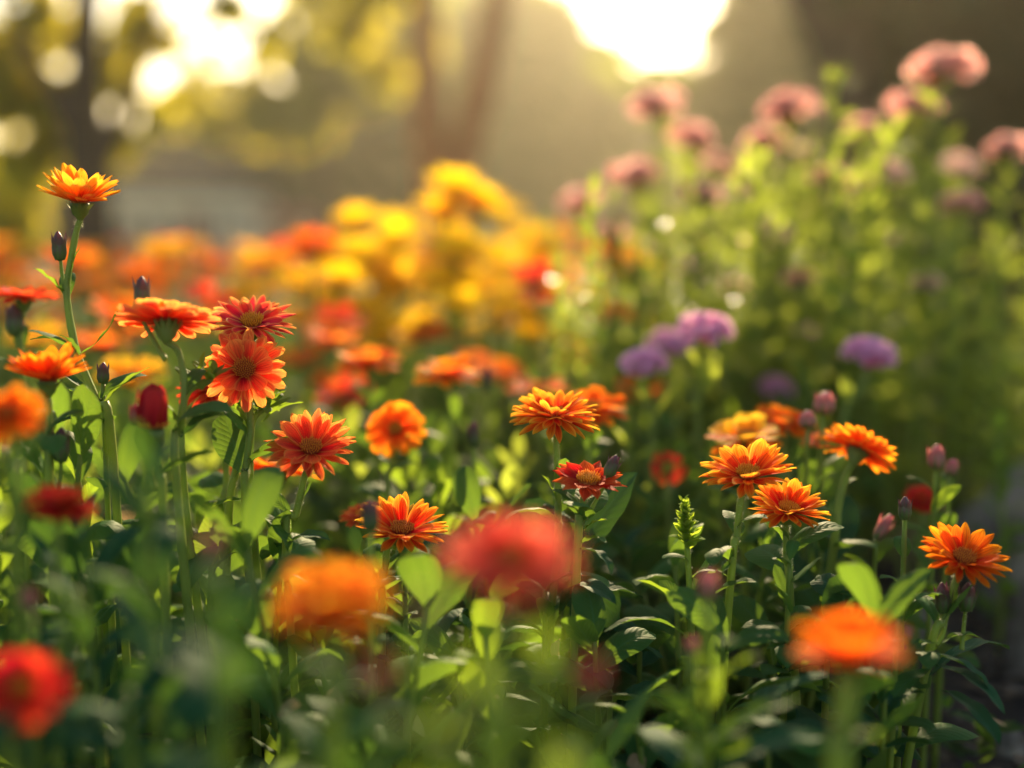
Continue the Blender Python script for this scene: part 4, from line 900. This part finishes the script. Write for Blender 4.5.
# ------------------------------------------------------------------ filler plants
def filler(h, nl, Lr, mat, sep, label, group, el):
    root = plant('leafy_plant', label, 'plant', Vector((0, 0, 0)), group); P = [Vector((U(-.02, .02), U(-.02, .02), h)), Vector((U(-.01, .01), 0, h * .5)), Vector((0, 0, 0))]
    stem(root, P, .0014, .003)
    if sep: stem_leaves(root, P, nl, Lr, mat, 0, .85, el)
    else:
        mb = MB(); stem_leaves(root, P, nl, Lr, None, 0, .85, el, False, mb); mb.build('foliage', mat, root)
    index_kids(root); HP[root.name] = h; return root
HP = {}
LN = 'low green plant without flowers in the undergrowth around the sharp daisies'; LF = 'soft green plant without flowers in the blurred middle of the bed'; LX = 'dark blurred plant without flowers in the near undergrowth'
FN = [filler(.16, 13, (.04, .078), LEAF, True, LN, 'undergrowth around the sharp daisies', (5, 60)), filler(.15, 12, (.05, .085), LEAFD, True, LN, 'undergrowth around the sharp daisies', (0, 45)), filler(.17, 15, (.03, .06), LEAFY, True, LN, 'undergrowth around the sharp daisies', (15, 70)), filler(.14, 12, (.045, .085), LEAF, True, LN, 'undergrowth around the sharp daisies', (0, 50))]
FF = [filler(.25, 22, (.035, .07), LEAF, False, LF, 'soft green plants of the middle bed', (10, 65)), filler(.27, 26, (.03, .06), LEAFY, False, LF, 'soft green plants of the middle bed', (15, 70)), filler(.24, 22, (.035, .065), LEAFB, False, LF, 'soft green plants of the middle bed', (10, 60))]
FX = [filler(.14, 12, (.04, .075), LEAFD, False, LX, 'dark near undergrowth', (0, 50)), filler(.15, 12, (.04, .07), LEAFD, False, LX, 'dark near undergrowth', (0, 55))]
def scatter(protos, d0, d1, sp, hf, lim=999):
    seen = set(); y = d0; n = 0
    while y < d1:
        x = -.40 * y
        while x < .42 * y:
            xx, yy = x + U(-.35, .35) * sp, y + U(-.35, .35) * sp
            px = proj((xx, yy, .1))[0]; x += sp
            if px > 890 and rnd.random() < .85: continue
            i = rnd.randrange(len(protos)); p = protos[i]
            o = p if i not in seen else copy_tree(p); seen.add(i)
            s = hf(px, yy) * U(.8, 1.12); h0 = HP[p.name]
            for fx, fy, fw, fd in HEADS:
                if yy < fd + .01 and abs(px - fx) < fw * .5 + 45 * .8 / yy * (fd < .8 or fy > 400):
                    zt = CAMZ - (fy + fw * .55 - HOR) / FPX * yy
                    s = max(.35, min(s, zt / h0 - .12))
            o.location = (xx, yy, 0); o.scale = (U(.9, 1.1), U(.9, 1.1), s); o.rotation_euler = (0, 0, U(0, 6.28)); n += 1
        y += sp
    return n
def hn(px, d):      # taller on the left, lower at the centre right
    base = 1.55 if px < 130 else 1.55 - (px - 130) / 200 * .35 if px < 330 else 1.2
    if px > 600: base = 1.0
    return base * 1.18
scatter(FN, .78, 1.12, .082, hn)
scatter(FF, 1.14, 2.0, .125, lambda px, d: .95)
scatter(FX, .50, .78, .10, lambda px, d: (1.65 if px < 330 else 1.2 if px < 620 else .95))

# added stems, each with a waxy leaf angled to mirror the sun at camera
WAX = noise_mat('leaf_waxy_glint', [(.3, (.06, .13, .025)), (.7, (.08, .16, .03))], 40, .30, .05, .0004, spec=.5)
def glint(px, py, d, L, label):
    p = at(px, py, d); b = Vector((p.x + .02, p.y + .02, 0)); root = plant('added_glint_stem', label, 'plant', b)
    P = [p - b + Vector((.004, .004, .02)), Vector((0, 0, p.z * .5)), Vector((0, 0, 0))]
    stem(root, P, .0012, .0026); mb = MB(); stem_leaves(root, P, 16, (.02, .045), None, .02, .8, (20, 70), False, mb); mb.build('foliage', LEAFB, root)
    n = (SD + (Vector((0, 0, CAMZ)) - p).normalized()).normalized(); y = (Vector((1, 0, .1)) - n * n.dot(Vector((1, 0, .1)))).normalized(); x = y.cross(n)
    M = Matrix.Translation(p - b - y * L * .5) @ Matrix(((x.x, y.x, n.x, 0), (x.y, y.y, n.y, 0), (x.z, y.z, n.z, 0), (0, 0, 0, 1))) @ Matrix.Diagonal((L * 1.5, L, L, 1))
    MB().add(leaf_t(.4, .12, .06, 5, 6, 8, 0), M).build('leaf', WAX, root); return root
for x, y, d, L, lb in [(558, 277, 2.1, .022, 'added stem whose waxy leaf is turned to glint right of the yellow flowers'), (656, 228, 2.3, .018, 'added stem whose waxy leaf is turned to glint under the leftmost pink heads'), (757, 311, 2.0, .012, 'added stem with a leaf turned to glint above the mauve group'),
        (970, 297, 1.9, .013, 'added stem with a leaf turned to glint at the right of the bush'), (640, 300, 2.2, .012, 'added stem with a leaf turned to glint left of the mauve group'), (700, 215, 2.4, .012, 'added stem with a leaf turned to glint in the upper bush'), (870, 300, 2.2, .010, 'added stem with a leaf turned to glint above the single mauve flower')]:
    glint(x, y, d, L, lb)
for x, y, d, L in [(556, 280, 1.75, .018), (664, 224, 1.8, .016), (735, 300, 1.6, .011), (860, 245, 1.7, .012), (905, 300, 1.6, .012), (945, 250, 1.65, .010), (610, 330, 1.6, .010), (690, 310, 1.65, .009), (800, 290, 1.65, .010), (590, 300, 1.9, .012), (1000, 330, 1.6, .010), (760, 262, 1.7, .010), (618, 432, 1.25, .004), (624, 456, 1.25, .004)]:
    o = glint(x, y, d, L, 'added stem with a waxy leaf angled for a round highlight behind the daisies'); o['group'] = 'added stems with glinting leaves'

DRY = leaf_mat('leaf_dry_tan', (.34, .24, .13), (.42, .30, .17), (.45, .30, .14), tr=.3, rough=.6)
for i, (x, y, d) in enumerate([(640, 752, .84), (700, 745, .86), (236, 622, .84), (243, 645, .86), (330, 690, .80), (300, 705, .78), (560, 640, .92), (122, 505, .96), (500, 700, .84), (985, 720, 1.05), (610, 735, .8), (420, 690, .85), (150, 700, .8), (875, 745, .84)]):
    p = at(x, y, d); p.z = max(p.z, .02); o = link('dry_leaf', LCACHE.setdefault(('dry', i % 4), MB().add(LT[i % 4]).mesh('leaf', DRY)))
    o.matrix_world = leafM(p, U(0, 6.28), U(-.3, .3), U(.014, .026), U(-.8, .8), 1.2); tag(o, 'withered tan leaf caught low in the undergrowth', 'dry leaf', 'withered leaves in the undergrowth')

# haze
m = bpy.data.materials.new('haze_air'); m.use_nodes = True; nt = m.node_tree; nt.nodes.clear()
ou = nt.nodes.new('ShaderNodeOutputMaterial'); pv = nt.nodes.new('ShaderNodeVolumePrincipled')
pv.inputs['Color'].default_value = (1, .92, .70, 1); pv.inputs['Density'].default_value = .0016; pv.inputs['Anisotropy'].default_value = .75
nt.links.new(pv.outputs[0], ou.inputs['Volume'])
o = flat(MB().add(boxt(-115, 115, -25, 135, -1.1, 12)).build('haze', m)); tag(o, 'warm hazy evening air', 'haze', kind='stuff')
